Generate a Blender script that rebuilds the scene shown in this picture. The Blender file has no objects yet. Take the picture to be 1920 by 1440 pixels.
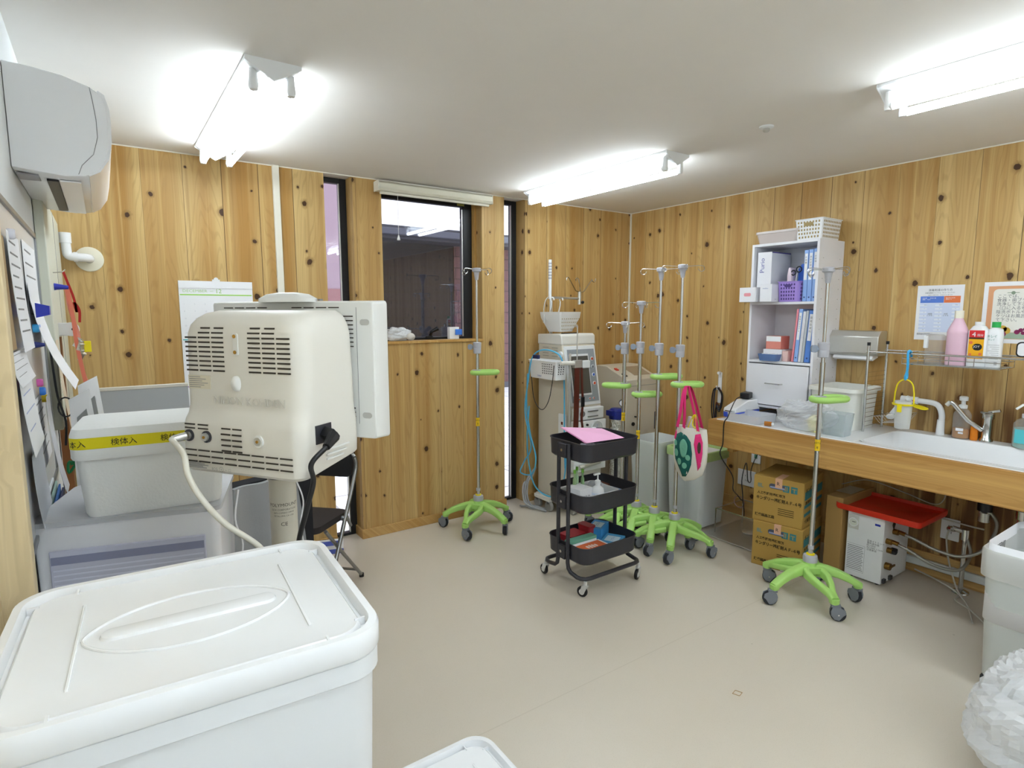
import bpy, math, random
from mathutils import Matrix, Vector
random.seed(7)
S = bpy.context.scene
COL = S.collection
PI = math.pi

# ---------------------------------------------------------------- camera, world, exposure
cam_data = bpy.data.cameras.new('camera')
cam = bpy.data.objects.new('camera', cam_data)
COL.objects.link(cam)
YAW, PITCH, ROLL = 0.6085, -0.1220, -0.0009
_f = Vector((math.sin(YAW)*math.cos(PITCH), math.cos(YAW)*math.cos(PITCH), math.sin(PITCH)))
_r = Vector((math.cos(YAW), -math.sin(YAW), 0)); _u = _r.cross(_f)
_r2 = _r*math.cos(ROLL) + _u*math.sin(ROLL); _u2 = _u*math.cos(ROLL) - _r*math.sin(ROLL)
cam.matrix_world = Matrix((( _r2.x, _u2.x, -_f.x, -3.8799), (_r2.y, _u2.y, -_f.y, -3.7329), (_r2.z, _u2.z, -_f.z, 1.5381), (0, 0, 0, 1)))
cam_data.sensor_width = 36.0
cam_data.lens = 1094.37/1920*36
cam_data.clip_start = 0.05
S.camera = cam
S.view_settings.view_transform = 'Standard'
S.view_settings.look = 'None'
S.view_settings.gamma = 1.0
S.view_settings.use_curve_mapping = False
S.view_settings.exposure = 0.70
TUBE_POWER = 16.5
SKY_POWER = 2.3
world = bpy.data.worlds.new('overcast_sky')
S.world = world
world.use_nodes = True
_b = world.node_tree.nodes['Background']
_b.inputs[0].default_value = (0.93, 0.96, 1.0, 1)
_b.inputs[1].default_value = SKY_POWER

# ---------------------------------------------------------------- materials
def srgb(h):
    v = [int(h[i:i+2], 16)/255 for i in (0, 2, 4)]
    return tuple(c/12.92 if c <= .04045 else ((c+.055)/1.055)**2.4 for c in v)

class NT:
    """small helper for writing shader node trees"""
    def __init__(s, m):
        m.use_nodes = True
        s.t = m.node_tree; s.p = s.t.nodes.get('Principled BSDF'); s.out = s.t.nodes.get('Material Output')
    def n(s, kind, **kw):
        x = s.t.nodes.new(kind)
        for k, v in kw.items():
            if k in x.inputs.keys() if hasattr(x.inputs, 'keys') else False: x.inputs[k].default_value = v
            else: setattr(x, k, v)
        return x
    def l(s, a, b): s.t.links.new(a, b)
    def math(s, op, a, b=None, c=None):
        x = s.t.nodes.new('ShaderNodeMath'); x.operation = op
        for i, v in enumerate((a, b, c)):
            if v is None: continue
            if isinstance(v, (int, float)): x.inputs[i].default_value = v
            else: s.l(v, x.inputs[i])
        return x.outputs[0]
    def comb(s, x, y, z):
        c = s.t.nodes.new('ShaderNodeCombineXYZ')
        for i, v in enumerate((x, y, z)):
            if isinstance(v, (int, float)): c.inputs[i].default_value = v
            else: s.l(v, c.inputs[i])
        return c.outputs[0]
    def mix(s, f, a, b):
        x = s.t.nodes.new('ShaderNodeMix'); x.data_type = 'RGBA'
        for sock, v in ((x.inputs[0], f), (x.inputs[6], a), (x.inputs[7], b)):
            if isinstance(v, (int, float)): sock.default_value = v
            elif isinstance(v, tuple): sock.default_value = (*v[:3], 1)
            else: s.l(v, sock)
        return x.outputs[2]
    def ramp(s, f, a, b):
        x = s.t.nodes.new('ShaderNodeMapRange'); x.interpolation_type = 'SMOOTHSTEP'
        s.l(f, x.inputs[0]); x.inputs[1].default_value = a; x.inputs[2].default_value = b
        return x.outputs[0]

MC = {}
def mat(name, color, rough=.45, metal=0.0, spec=.5, bump=0.0, bscale=200, var=0.0, vscale=8, emit=0, alpha=1.0, trans=0.0, ior=1.45, coat=0):
    if name in MC: return MC[name]
    if isinstance(color, str): color = srgb(color)
    m = bpy.data.materials.new(name); t = NT(m); p = t.p
    p.inputs['Base Color'].default_value = (*color, 1)
    p.inputs['Roughness'].default_value = rough
    p.inputs['Metallic'].default_value = metal
    p.inputs['Specular IOR Level'].default_value = spec
    p.inputs['IOR'].default_value = ior
    if coat: p.inputs['Coat Weight'].default_value = coat
    if trans: p.inputs['Transmission Weight'].default_value = trans
    if alpha < 1: p.inputs['Alpha'].default_value = alpha
    if emit:
        p.inputs['Emission Color'].default_value = (*color, 1); p.inputs['Emission Strength'].default_value = emit
    pos = t.n('ShaderNodeNewGeometry').outputs['Position']
    nz = t.n('ShaderNodeTexNoise'); nz.inputs['Scale'].default_value = vscale; t.l(pos, nz.inputs['Vector'])
    v = max(var, .015)
    a = tuple(min(1, c*(1+v)) for c in color); b = tuple(c*(1-v) for c in color)
    t.l(t.mix(nz.outputs[0], a, b), p.inputs['Base Color'])
    if bump:
        n2 = t.n('ShaderNodeTexNoise'); n2.inputs['Scale'].default_value = bscale; t.l(pos, n2.inputs['Vector'])
        bp = t.n('ShaderNodeBump'); bp.inputs['Strength'].default_value = bump; bp.inputs['Distance'].default_value = .002
        t.l(n2.outputs[0], bp.inputs['Height']); t.l(bp.outputs[0], p.inputs['Normal'])
    MC[name] = m
    return m

def clear(name, color, trans_amt, rough=.15, gloss=.12):
    """thin clear / milky plastic or film: straight-through light mixed with a diffuse body"""
    if name in MC: return MC[name]
    if isinstance(color, str): color = srgb(color)
    m = bpy.data.materials.new(name); t = NT(m)
    t.p.inputs['Base Color'].default_value = (*color, 1); t.p.inputs['Roughness'].default_value = rough
    t.p.inputs['Specular IOR Level'].default_value = .6
    tr = t.n('ShaderNodeBsdfTransparent'); tr.inputs[0].default_value = (*[min(1, .35+.65*c) for c in color], 1)
    mx = t.n('ShaderNodeMixShader')
    lw = t.n('ShaderNodeLayerWeight'); lw.inputs[0].default_value = .35
    f = t.math('SUBTRACT', trans_amt, t.math('MULTIPLY', lw.outputs[1], gloss*2))
    t.l(f, mx.inputs[0]); t.l(t.p.outputs[0], mx.inputs[1]); t.l(tr.outputs[0], mx.inputs[2]); t.l(mx.outputs[0], t.out.inputs[0])
    MC[name] = m
    return m

def glass_pane(name, tint):
    m = bpy.data.materials.new(name); t = NT(m)
    gl = t.n('ShaderNodeBsdfGlossy'); gl.inputs['Roughness'].default_value = .01
    tr = t.n('ShaderNodeBsdfTransparent'); tr.inputs[0].default_value = (*tint, 1)
    fr = t.n('ShaderNodeFresnel'); fr.inputs[0].default_value = 1.5
    mx = t.n('ShaderNodeMixShader'); t.l(t.math('MULTIPLY', fr.outputs[0], 1.6), mx.inputs[0])
    t.l(tr.outputs[0], mx.inputs[1]); t.l(gl.outputs[0], mx.inputs[2]); t.l(mx.outputs[0], t.out.inputs[0])
    return m

def cedar(name, width, off, light, dark, knots=True, stain=False, grooves=True, along='z', knot_cell=.155, rough=.5):
    """knotty cedar boards: vertical (along z) or running along y"""
    m = bpy.data.materials.new(name); t = NT(m)
    pos = t.n('ShaderNodeNewGeometry').outputs['Position']
    sp = t.n('ShaderNodeSeparateXYZ'); t.l(pos, sp.inputs[0])
    if along == 'z': u = t.math('ADD', sp.outputs[0], sp.outputs[1]); v = sp.outputs[2]
    else: u = t.math('ADD', sp.outputs[2], sp.outputs[0]); v = sp.outputs[1]
    q = t.math('DIVIDE', t.math('SUBTRACT', u, off), width)
    idx = t.math('FLOOR', q); fr = t.math('SUBTRACT', q, idx)
    wn = t.n('ShaderNodeTexWhiteNoise'); wn.noise_dimensions = '1D'; t.l(idx, wn.inputs[1])
    rc = t.n('ShaderNodeSeparateColor'); t.l(wn.outputs[1], rc.inputs[0])
    r1, r2, r3 = rc.outputs[0], rc.outputs[1], rc.outputs[2]
    vz = t.math('ADD', v, t.math('MULTIPLY', r1, 37))
    # knots
    vo = t.n('ShaderNodeTexVoronoi'); vo.voronoi_dimensions = '2D'; vo.inputs['Scale'].default_value = 1; vo.inputs['Randomness'].default_value = .9
    t.l(t.comb(t.math('DIVIDE', u, knot_cell), t.math('DIVIDE', vz, knot_cell*1.2), 0), vo.inputs['Vector'])
    kc = t.n('ShaderNodeSeparateColor'); t.l(vo.outputs['Color'], kc.inputs[0])
    d = vo.outputs['Distance']
    wob = t.n('ShaderNodeTexNoise'); wob.inputs['Scale'].default_value = 45; t.l(pos, wob.inputs['Vector'])
    d = t.math('ADD', d, t.math('MULTIPLY', t.math('SUBTRACT', wob.outputs[0], .5), .11))
    on = t.math('GREATER_THAN', kc.outputs[0], .51)
    size = t.math('ADD', .030, t.math('MULTIPLY', t.math('POWER', kc.outputs[1], 1.3), .075))
    rel = t.math('DIVIDE', d, size)
    core = t.math('MULTIPLY', on, t.math('SUBTRACT', 1, t.ramp(rel, .85, 1.12)))
    halo = t.math('MULTIPLY', on, t.math('SUBTRACT', 1, t.ramp(rel, .8, 2.4)))
    # grain, bent around knots
    gu = t.math('ADD', u, t.math('MULTIPLY', halo, .012))
    n1 = t.n('ShaderNodeTexNoise'); n1.inputs['Scale'].default_value = 1; n1.inputs['Detail'].default_value = 5; n1.inputs['Roughness'].default_value = .6
    t.l(t.comb(t.math('MULTIPLY', gu, 130), t.math('MULTIPLY', vz, 1.6), t.math('MULTIPLY', r2, 50)), n1.inputs['Vector'])
    n2 = t.n('ShaderNodeTexNoise'); n2.inputs['Scale'].default_value = 1; n2.inputs['Detail'].default_value = 2
    t.l(t.comb(t.math('MULTIPLY', gu, 5.5), t.math('MULTIPLY', vz, .55), t.math('MULTIPLY', r3, 50)), n2.inputs['Vector'])
    rings = t.math('SINE', t.math('MULTIPLY', t.math('ADD', n2.outputs[0], t.math('MULTIPLY', n1.outputs[0], .012)), 170))
    rings = t.ramp(rings, .35, 1.0)
    heart = t.ramp(t.math('ABSOLUTE', t.math('SUBTRACT', fr, t.math('ADD', .25, t.math('MULTIPLY', r2, .5)))), .12, .5)   # darker heart, pale sapwood edge
    big = t.n('ShaderNodeTexNoise'); big.inputs['Scale'].default_value = 1; big.inputs['Detail'].default_value = 3
    t.l(t.comb(t.math('MULTIPLY', gu, 14), t.math('MULTIPLY', vz, .5), t.math('MULTIPLY', r1, 50)), big.inputs['Vector'])
    base = t.mix(t.math('MULTIPLY', t.math('ADD', t.math('MULTIPLY', t.ramp(big.outputs[0], .3, .7), .55), t.math('MULTIPLY', t.math('SUBTRACT', 1, heart), .3)), t.math('ADD', .55, t.math('MULTIPLY', r3, .75))), light, dark)
    base = t.mix(t.math('MULTIPLY', n1.outputs[0], .35), base, dark)
    base = t.mix(t.math('MULTIPLY', rings, .20), base, tuple(c*.62 for c in dark))
    base = t.mix(t.math('MULTIPLY', r1, .40), base, dark)
    streak = t.n('ShaderNodeTexNoise'); streak.inputs['Scale'].default_value = 1; streak.inputs['Detail'].default_value = 3
    t.l(t.comb(t.math('MULTIPLY', gu, 45), t.math('MULTIPLY', vz, .35), t.math('MULTIPLY', r3, 70)), streak.inputs['Vector'])
    base = t.mix(t.math('MULTIPLY', t.ramp(streak.outputs[0], .56, .74), .45), base, tuple(c*.72 for c in dark))
    base = t.mix(t.math('MULTIPLY', t.ramp(streak.outputs[0], .44, .28), .35), base, tuple(min(1, c*1.12) for c in light))
    if knots:
        base = t.mix(t.math('MULTIPLY', halo, .55), base, tuple(c*.5 for c in dark))
        base = t.mix(t.math('MULTIPLY', core, .92), base, srgb('3e2416'))
    if grooves:
        gl = t.math('MULTIPLY', t.math('MINIMUM', fr, t.math('SUBTRACT', 1, fr)), width)
        gm = t.math('SUBTRACT', 1, t.ramp(gl, .0006, .0022))
        gw = t.n('ShaderNodeTexNoise'); gw.inputs['Scale'].default_value = 1
        t.l(t.comb(t.math('MULTIPLY', idx, 3.3), t.math('MULTIPLY', v, .7), 0), gw.inputs['Vector'])
        gs = t.math('MULTIPLY', gm, t.math('ADD', .25, t.math('MULTIPLY', t.ramp(r2, .3, .6), .7)))
        base = t.mix(gs, base, srgb('3a2412'))
        bp = t.n('ShaderNodeBump'); bp.inputs['Strength'].default_value = .5; bp.inputs['Distance'].default_value = .003
        t.l(t.math('SUBTRACT', t.math('MULTIPLY', n1.outputs[0], .1), gm), bp.inputs['Height']); t.l(bp.outputs[0], t.p.inputs['Normal'])
    if stain:   # old water streaks on the boards behind the sink
        sn = t.n('ShaderNodeTexNoise'); sn.inputs['Scale'].default_value = 1; sn.inputs['Detail'].default_value = 4
        t.l(t.comb(t.math('MULTIPLY', u, 22), t.math('MULTIPLY', v, 1.1), 0), sn.inputs['Vector'])
        low = t.math('SUBTRACT', 1, t.ramp(t.math('ADD', v, t.math('MULTIPLY', sn.outputs[0], .35)), 1.15, 1.50))
        side = t.math('SUBTRACT', 1, t.ramp(u, -2.45, -2.15))
        base = t.mix(t.math('MULTIPLY', t.math('MULTIPLY', low, side), t.math('ADD', .25, t.math('MULTIPLY', t.ramp(sn.outputs[0], .40, .58), .75))), base, srgb('6e4a28'))
    t.l(base, t.p.inputs['Base Color'])
    t.p.inputs['Roughness'].default_value = rough; t.p.inputs['Specular IOR Level'].default_value = .3
    return m

WL, WD = srgb('dcbf84'), srgb('b08445')
M_BACK = cedar('cedar_boards_back', .1945, -3.665, WL, WD)
M_RIGHT = cedar('cedar_boards_right', .1955, -2.133, WL, WD, stain=True)
M_TRIMWOOD = cedar('cedar_trim', 3.0, -9, srgb('dcbd7e'), srgb('c0924e'), knots=False, grooves=False)
M_BASEWOOD = cedar('pine_skirting', 3.0, -9, srgb('d6b47a'), srgb('be9252'), knots=False, grooves=False, along='y')
M_FASCIA = cedar('pine_counter_edge', 3.0, -9, srgb('d3aa68'), srgb('ad7c3e'), knots=True, grooves=False, along='y', knot_cell=.45)
M_PANEL = cedar('pale_wood_panel', 3.0, -9, srgb('e6d5b0'), srgb('d3bd92'), knots=False, grooves=False)

def make_floor_mat():
    m = bpy.data.materials.new('beige_vinyl'); t = NT(m)
    pos = t.n('ShaderNodeNewGeometry').outputs['Position']
    n1 = t.n('ShaderNodeTexNoise'); n1.inputs['Scale'].default_value = 260; n1.inputs['Detail'].default_value = 2; t.l(pos, n1.inputs['Vector'])
    n2 = t.n('ShaderNodeTexNoise'); n2.inputs['Scale'].default_value = 1.3; n2.inputs['Detail'].default_value = 4; t.l(pos, n2.inputs['Vector'])
    c = t.mix(n2.outputs[0], srgb('dbd2c3'), srgb('d2c8b7'))
    c = t.mix(t.math('MULTIPLY', t.ramp(n1.outputs[0], .55, .75), .25), c, srgb('b0a48a'))
    v = t.n('ShaderNodeTexVoronoi'); v.inputs['Scale'].default_value = 3.1; t.l(pos, v.inputs['Vector'])
    c = t.mix(t.math('MULTIPLY', t.math('SUBTRACT', 1, t.ramp(v.outputs[0], .006, .02)), .5), c, srgb('8a7a60'))
    # welded seam of the vinyl sheet
    sp = t.n('ShaderNodeSeparateXYZ'); t.l(pos, sp.inputs[0])
    sm = t.math('SUBTRACT', 1, t.ramp(t.math('ABSOLUTE', t.math('ADD', sp.outputs[1], 2.05)), .001, .003))
    c = t.mix(t.math('MULTIPLY', sm, .25), c, srgb('a89c84'))
    t.l(c, t.p.inputs['Base Color']); t.p.inputs['Roughness'].default_value = .33; t.p.inputs['Specular IOR Level'].default_value = .45
    bp = t.n('ShaderNodeBump'); bp.inputs['Strength'].default_value = .12; bp.inputs['Distance'].default_value = .001
    t.l(n1.outputs[0], bp.inputs['Height']); t.l(bp.outputs[0], t.p.inputs['Normal'])
    return m
M_FLOOR = make_floor_mat()
M_CEIL = mat('ceiling_paper', 'ece8e2', .9, bump=.15, bscale=350)
M_WALLW = mat('white_wall_paper', 'e9ecec', .85, bump=.1, bscale=300)
M_CREAM = mat('cream_conduit', 'e4dfcf', .5)
M_WHITE = mat('white_plastic', 'eceeee', .38)
M_WHITE2 = mat('gloss_white', 'f2f3f4', .2)
M_IVORY = mat('ivory_plastic', 'd8d0be', .42, bump=.05, bscale=900)
M_IVORY2 = mat('pale_ivory_plastic', 'e4e1d8', .4)
M_BLACK = mat('black_plastic', '16171a', .4)
M_DARK = mat('charcoal_metal', '34343a', .42, bump=.08, bscale=700)
M_FRAME = mat('black_window_frame', '14171c', .45)
M_CHROME = mat('chrome', 'cfd0cf', .16, metal=1)
M_STEEL = mat('brushed_steel', 'd2d2cd', .34, metal=.85, bump=.1, bscale=600)
M_GREYMET = mat('grey_painted_steel', '8f9294', .35, metal=.6)
M_GREEN = mat('lime_green_plastic', 'abd974', .4)
M_GREYPL = mat('grey_plastic', 'b4b4ba', .5)
M_DGREY = mat('grey_rubber', '7d8188', .5)
M_TYRE = mat('dark_rubber', '2a2d33', .6)
M_YEL = mat('yellow_plastic', 'f0dc10', .45)
M_YTAPE = mat('yellow_tape', 'e3d40c', .5)
M_INK = mat('black_ink', '1c1c1c', .7)
M_GINK = mat('grey_ink', '8c8c8c', .7)
M_PAPER = mat('white_paper', 'f0f0f2', .85)
M_RED = mat('red_plastic', 'd8361a', .4)
M_BLUE = mat('blue_plastic', '2f4fd0', .4)
M_LBLUE = mat('light_blue_plastic', '38a8e0', .4)
M_FILE = mat('pale_blue_file', '8fb0e6', .45)
M_PINK = mat('pink_card', 'ee9fd0', .6)
M_BROWN = mat('brown_leather', '5a2416', .55)
M_CARD = mat('cardboard', 'b48f55', .8, bump=.1, bscale=80)
M_YCARD = mat('golden_cardboard', 'b08c44', .75, bump=.05, bscale=80)
M_FILM = clear('clear_film', 'e8ecf2', .62, .2)
M_MILKY = clear('milky_plastic', 'eceef2', .45, .25)
M_CLEARP = clear('clear_plastic', 'e8eef0', .8, .1)
M_LINER = clear('bin_liner_film', 'eef0f2', .35, .3)
M_STYRO = mat('styrofoam', 'eeefec', .75, bump=.25, bscale=160)
M_TUBE = mat('lit_tube', (.83, .925, 1.0), .5, emit=TUBE_POWER)
M_REFL = mat('lamp_reflector_white', 'f1f3f4', .3)

# ---------------------------------------------------------------- mesh helpers
def V3(p): return Vector(p)
def rrect(w, d, r, n=5):
    """rounded rectangle outline, counter clockwise, centred"""
    r = max(1e-4, min(r, w/2-1e-4, d/2-1e-4)); out = []
    for cx, cy, a0 in ((w/2-r, d/2-r, 0), (-w/2+r, d/2-r, PI/2), (-w/2+r, -d/2+r, PI), (w/2-r, -d/2+r, 1.5*PI)):
        for i in range(n+1):
            a = a0 + PI/2*i/n; out.append((cx+r*math.cos(a), cy+r*math.sin(a)))
    return out

class G:
    def __init__(s): s.v = []; s.f = []; s.M = Matrix()
    def at(s, loc=(0, 0, 0), rz=0, rx=0, ry=0):
        s.M = Matrix.Translation(loc) @ Matrix.Rotation(rz, 4, 'Z') @ Matrix.Rotation(ry, 4, 'Y') @ Matrix.Rotation(rx, 4, 'X'); return s
    def add(s, vs, fs):
        b = len(s.v); s.v += [tuple(s.M @ V3(p)) for p in vs]; s.f += [tuple(b+i for i in f) for f in fs]; return s
    def box(s, c, d, rz=0):
        x, y, z = d[0]/2, d[1]/2, d[2]/2; R = Matrix.Rotation(rz, 3, 'Z'); c = V3(c)
        vs = [tuple(c + R @ V3((i*x, j*y, k*z))) for k in (-1, 1) for j in (-1, 1) for i in (-1, 1)]
        return s.add(vs, [(0, 2, 3, 1), (4, 5, 7, 6), (0, 1, 5, 4), (2, 6, 7, 3), (0, 4, 6, 2), (1, 3, 7, 5)])
    def bx(s, x0, x1, y0, y1, z0, z1): return s.box(((x0+x1)/2, (y0+y1)/2, (z0+z1)/2), (abs(x1-x0), abs(y1-y0), abs(z1-z0)))
    def loft(s, loops, cap0=True, cap1=True, closed=False):
        n = len(loops[0]); vs = [p for L in loops for p in L]; fs = []
        K = len(loops)
        for k in range(K if closed else K-1):
            a, b = k*n, ((k+1) % K)*n
            for i in range(n): j = (i+1) % n; fs.append((a+i, a+j, b+j, b+i))
        if not closed:
            if cap0: fs.append(tuple(reversed(range(n))))
            if cap1: fs.append(tuple(range((K-1)*n, K*n)))
        return s.add(vs, fs)
    def rr(s, secs, c=(0, 0), n=5, cap0=True, cap1=True):
        """stack of rounded rectangles: secs = [(w, d, r, z), ...]"""
        return s.loft([[(x+c[0], y+c[1], z) for x, y in rrect(w, d, r, n)] for w, d, r, z in secs], cap0, cap1)
    def lathe(s, prof, c=(0, 0, 0), n=20, cap=True):
        return s.loft([[(c[0]+max(r, 1e-4)*math.cos(2*PI*i/n), c[1]+max(r, 1e-4)*math.sin(2*PI*i/n), c[2]+z) for i in range(n)] for r, z in prof], cap, cap)
    def cyl(s, a, b, r, r2=None, n=14):
        return s.tube([a, b], [r, r if r2 is None else r2], n)
    def tube(s, pts, r, n=8, closed=False):
        pts = [V3(p) for p in pts]; K = len(pts)
        rs = r if isinstance(r, (list, tuple)) else [r]*K
        loops = []; up = None
        for i, p in enumerate(pts):
            if closed: d = (pts[(i+1) % K]-pts[i-1])
            else: d = (pts[min(i+1, K-1)]-pts[max(i-1, 0)])
            d = d.normalized() if d.length > 1e-9 else V3((0, 0, 1))
            if up is None: up = V3((0, 0, 1)) if abs(d.z) < .9 else V3((1, 0, 0))
            x = up.cross(d)
            x = x.normalized() if x.length > 1e-6 else V3((1, 0, 0)).cross(d).normalized()
            y = d.cross(x); up = y
            loops.append([tuple(p + x*rs[i]*math.cos(2*PI*k/n) + y*rs[i]*math.sin(2*PI*k/n)) for k in range(n)])
        return s.loft(loops, closed=closed)
    def prism(s, pts, axis, a, b):
        """2D outline extruded along an axis ('x': pts are (y,z); 'y': (x,z); 'z': (x,y))"""
        def P(p, t): return {'x': (t, p[0], p[1]), 'y': (p[0], t, p[1]), 'z': (p[0], p[1], t)}[axis]
        if axis == 'y': pts = list(reversed(pts))
        return s.loft([[P(p, a) for p in pts], [P(p, b) for p in pts]])
    def ball(s, c, r, n=12, sz=1):
        prof = [(r*math.sin(PI*i/8), -r*sz*math.cos(PI*i/8)) for i in range(9)]
        return s.lathe(prof, c, n)
    def text(s, body, size, o, u, nrm, align='LEFT', sx=1.0, thick=0.0, bold=0.0):
        """flat lettering: origin o, reading direction u, facing nrm"""
        cu = bpy.data.curves.new('t', 'FONT'); cu.body = body; cu.size = size; cu.align_x = align; cu.extrude = thick; cu.resolution_u = 2; cu.offset = bold
        ob = bpy.data.objects.new('t', cu); me = bpy.data.meshes.new_from_object(ob)
        u = V3(u).normalized(); nn = V3(nrm).normalized(); up = nn.cross(u); o = V3(o)
        s.add([tuple(o + u*v.co.x*sx + up*v.co.y + nn*(.0006+v.co.z)) for v in me.vertices], [tuple(f.vertices) for f in me.polygons])
        bpy.data.meshes.remove(me); bpy.data.objects.remove(ob); bpy.data.curves.remove(cu)
        return s
    def out(s, name, m, parent=None, bev=0, smooth=True, seg=2, label=None, solid=0, sub=0, loc=None, rz=0):
        me = bpy.data.meshes.new(name); me.from_pydata(s.v, [], s.f)
        import bmesh
        bm = bmesh.new(); bm.from_mesh(me); bmesh.ops.recalc_face_normals(bm, faces=bm.faces); bm.to_mesh(me); bm.free()
        me.materials.append(m)
        o = bpy.data.objects.new(name, me); COL.objects.link(o)
        if parent: o.parent = parent
        if loc: o.location = loc; o.rotation_euler = (0, 0, rz)
        if solid:
            md = o.modifiers.new('solid', 'SOLIDIFY'); md.thickness = solid; md.offset = -1
        if bev:
            md = o.modifiers.new('bevel', 'BEVEL'); md.width = bev; md.segments = seg; md.limit_method = 'ANGLE'; md.angle_limit = .6
        if sub:
            md = o.modifiers.new('sub', 'SUBSURF'); md.levels = sub; md.render_levels = sub
        if smooth:
            for p in me.polygons: p.use_smooth = True
            try: me.set_sharp_from_angle(angle=.7)
            except Exception: pass
        if label: o['label'] = label
        return o

def thing(name, label, cat, loc=(0, 0, 0), rz=0, group=None):
    o = bpy.data.objects.new(name, None); COL.objects.link(o); o.empty_display_size = .1
    o.location = loc; o.rotation_euler = (0, 0, rz); o['label'] = label; o['category'] = cat
    if group: o['group'] = group
    return o
def tag(o, label, cat, group=None):
    o['label'] = label; o['category'] = cat
    if group: o['group'] = group
    return o
def struct(o): o['kind'] = 'structure'; return o
def dup(root, loc, rz, label, group=None):
    r = root.copy(); COL.objects.link(r); r.location = loc; r.rotation_euler = (0, 0, rz); r['label'] = label
    if group: r['group'] = group
    for ch in list(root.children):
        c = ch.copy(); COL.objects.link(c); c.parent = r
        for g in ch.children:
            d = g.copy(); COL.objects.link(d); d.parent = c
    return r
def arc(c, r, a0, a1, n, plane='xz', k=1.0):
    out = []
    for i in range(n+1):
        a = a0+(a1-a0)*i/n; x, y = r*math.cos(a), r*math.sin(a)*k
        out.append({'xz': (c[0]+x, c[1], c[2]+y), 'xy': (c[0]+x, c[1]+y, c[2]), 'yz': (c[0], c[1]+x, c[2]+y)}[plane])
    return out
def smoothpath(pts, n=6):
    """Catmull-Rom through pts"""
    P = [V3(p) for p in pts]; P = [P[0]*2-P[1]] + P + [P[-1]*2-P[-2]]; out = []
    for i in range(1, len(P)-2):
        for k in range(n):
            t = k/n; a, b, c, d = P[i-1:i+3]
            out.append(.5*((2*b)+(c-a)*t+(2*a-5*b+4*c-d)*t*t+(3*b-a-3*c+d)*t*t*t))
    out.append(P[-2]); return out

# ================================================================ setting
H = 2.4
struct(G().bx(-4.5, .3, -6.3, .18, -.12, 0).out('floor', M_FLOOR, smooth=False))
struct(G().bx(-4.5, .3, -6.3, .30, H, H+.15).out('ceiling', M_CEIL, smooth=False))
g = G().bx(-4.3, -2.70, 0, .18, 0, H).bx(-1.153, .18, 0, .18, 0, H)
g.bx(-2.517, -2.325, 0, .18, 0, H).bx(-1.548, -1.351, 0, .18, 0, H).bx(-2.325, -1.548, 0, .18, 0, 1.325).bx(-2.325, -1.548, 0, .18, 2.345, H)
struct(g.out('wall_back', M_BACK, smooth=False))
struct(G().bx(0, .18, -6.3, 0, 0, H).out('wall_right', M_RIGHT, smooth=False))
struct(G().bx(-4.3, -4.06, -6.3, 0, 0, H).out('wall_left', M_WALLW, smooth=False))
struct(G().bx(-4.5, .3, -6.45, -6.3, 0, H).out('wall_front', M_WALLW, smooth=False))
struct(G().bx(-4.06, -4.006, -2.50, -2.46, 0, H).bx(-4.06, -4.050, -3.05, -2.50, 0, H).out('trim_1', M_PANEL, bev=.002))
# skirting boards, corner bead, ceiling-gap highlight
struct(G().bx(-4.06, -2.70, -.012, 0, 0, .065).bx(-2.517-.012, -1.351+.012, -.012, 0, 0, .065).bx(-2.529, -2.517, 0, .12, 0, .065).bx(-1.153, 0, -.012, 0, 0, .065).out('baseboard_back', M_BASEWOOD, bev=.002))
struct(G().bx(-.012, 0, -6.3, -.012, 0, .14).out('baseboard_right', M_BASEWOOD, bev=.002))
struct(G().bx(-.012, -.0005, -.012, -.0005, 0, H).out('trim_2', M_CREAM, smooth=False))
struct(G().bx(-4.06, 0, -.004, -.0002, H-.006, H).bx(-.004, -.0002, -6.3, -.004, H-.006, H).out('gap_highlight', M_CREAM, smooth=False))  # cream strip stands in for the thin highlight along the ceiling gap
# sill board of the window
struct(G().bx(-2.325, -1.548, -.012, .16, 1.325, 1.343).out('trim_4', M_TRIMWOOD, bev=.002))
# inner lining of the window recess
struct(G().bx(-1.566, -1.548, .075, .16, 1.343, 2.345).bx(-2.325, -2.31, .075, .16, 1.343, 2.345).out('trim_5', M_TRIMWOOD, bev=.002))
GL_CLEAR = glass_pane('clear_glass', (.93, .95, .97))
GL_DARK = glass_pane('smoked_glass', (.66, .66, .70))
def window(n, x0, x1, z0, z1, y, w, gl, side=.03, sub=None):
    w0 = side
    tw = w*.45 if n == 2 else w*.7
    g = G().bx(x0, x0+w0, y-.02, y+.03, z0, z1).bx(x1-w, x1, y-.02, y+.03, z0, z1).bx(x0+w0, x1-w, y-.02, y+.03, z1-tw, z1).bx(x0+w0, x1-w, y-.02, y+.03, z0, z0+.018)
    o = struct(g.out('window_%d' % n, M_FRAME, bev=.003))
    p = struct(G().bx(x0+w0, x1-w, y, y+.006, z0+.018, z1-tw).out('glass_pane', gl, o, smooth=False))
    b = struct(G().bx(x1-w-.006, x1-w, y-.014, y-.002, z0+.018, z1-w*.7).out('glazing_bead', M_STEEL, o))
    return o
window(1, -2.70, -2.517, .0, H, .14, .045, GL_CLEAR)
w2 = window(2, -2.31, -1.566, 1.343, 2.345, .135, .075, GL_DARK, side=.02)
struct(G().bx(-1.69, -1.63, .113, .1149, 2.316, 2.331).out('rating_label', mat('label_olive', 'a8a45a', .6), w2, smooth=False, label='small olive sticker'))
# window catch
g = G().cyl((-1.93, .115, 1.365), (-1.93, .085, 1.40), .012).cyl((-1.93, .09, 1.40), (-1.885, .07, 1.425), .011, .016).box((-1.94, .105, 1.36), (.05, .02, .02))
struct(g.out('window_catch', M_BLACK, w2, bev=.002))
window(3, -1.351, -1.153, .0, H, .14, .045, GL_CLEAR)

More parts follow.
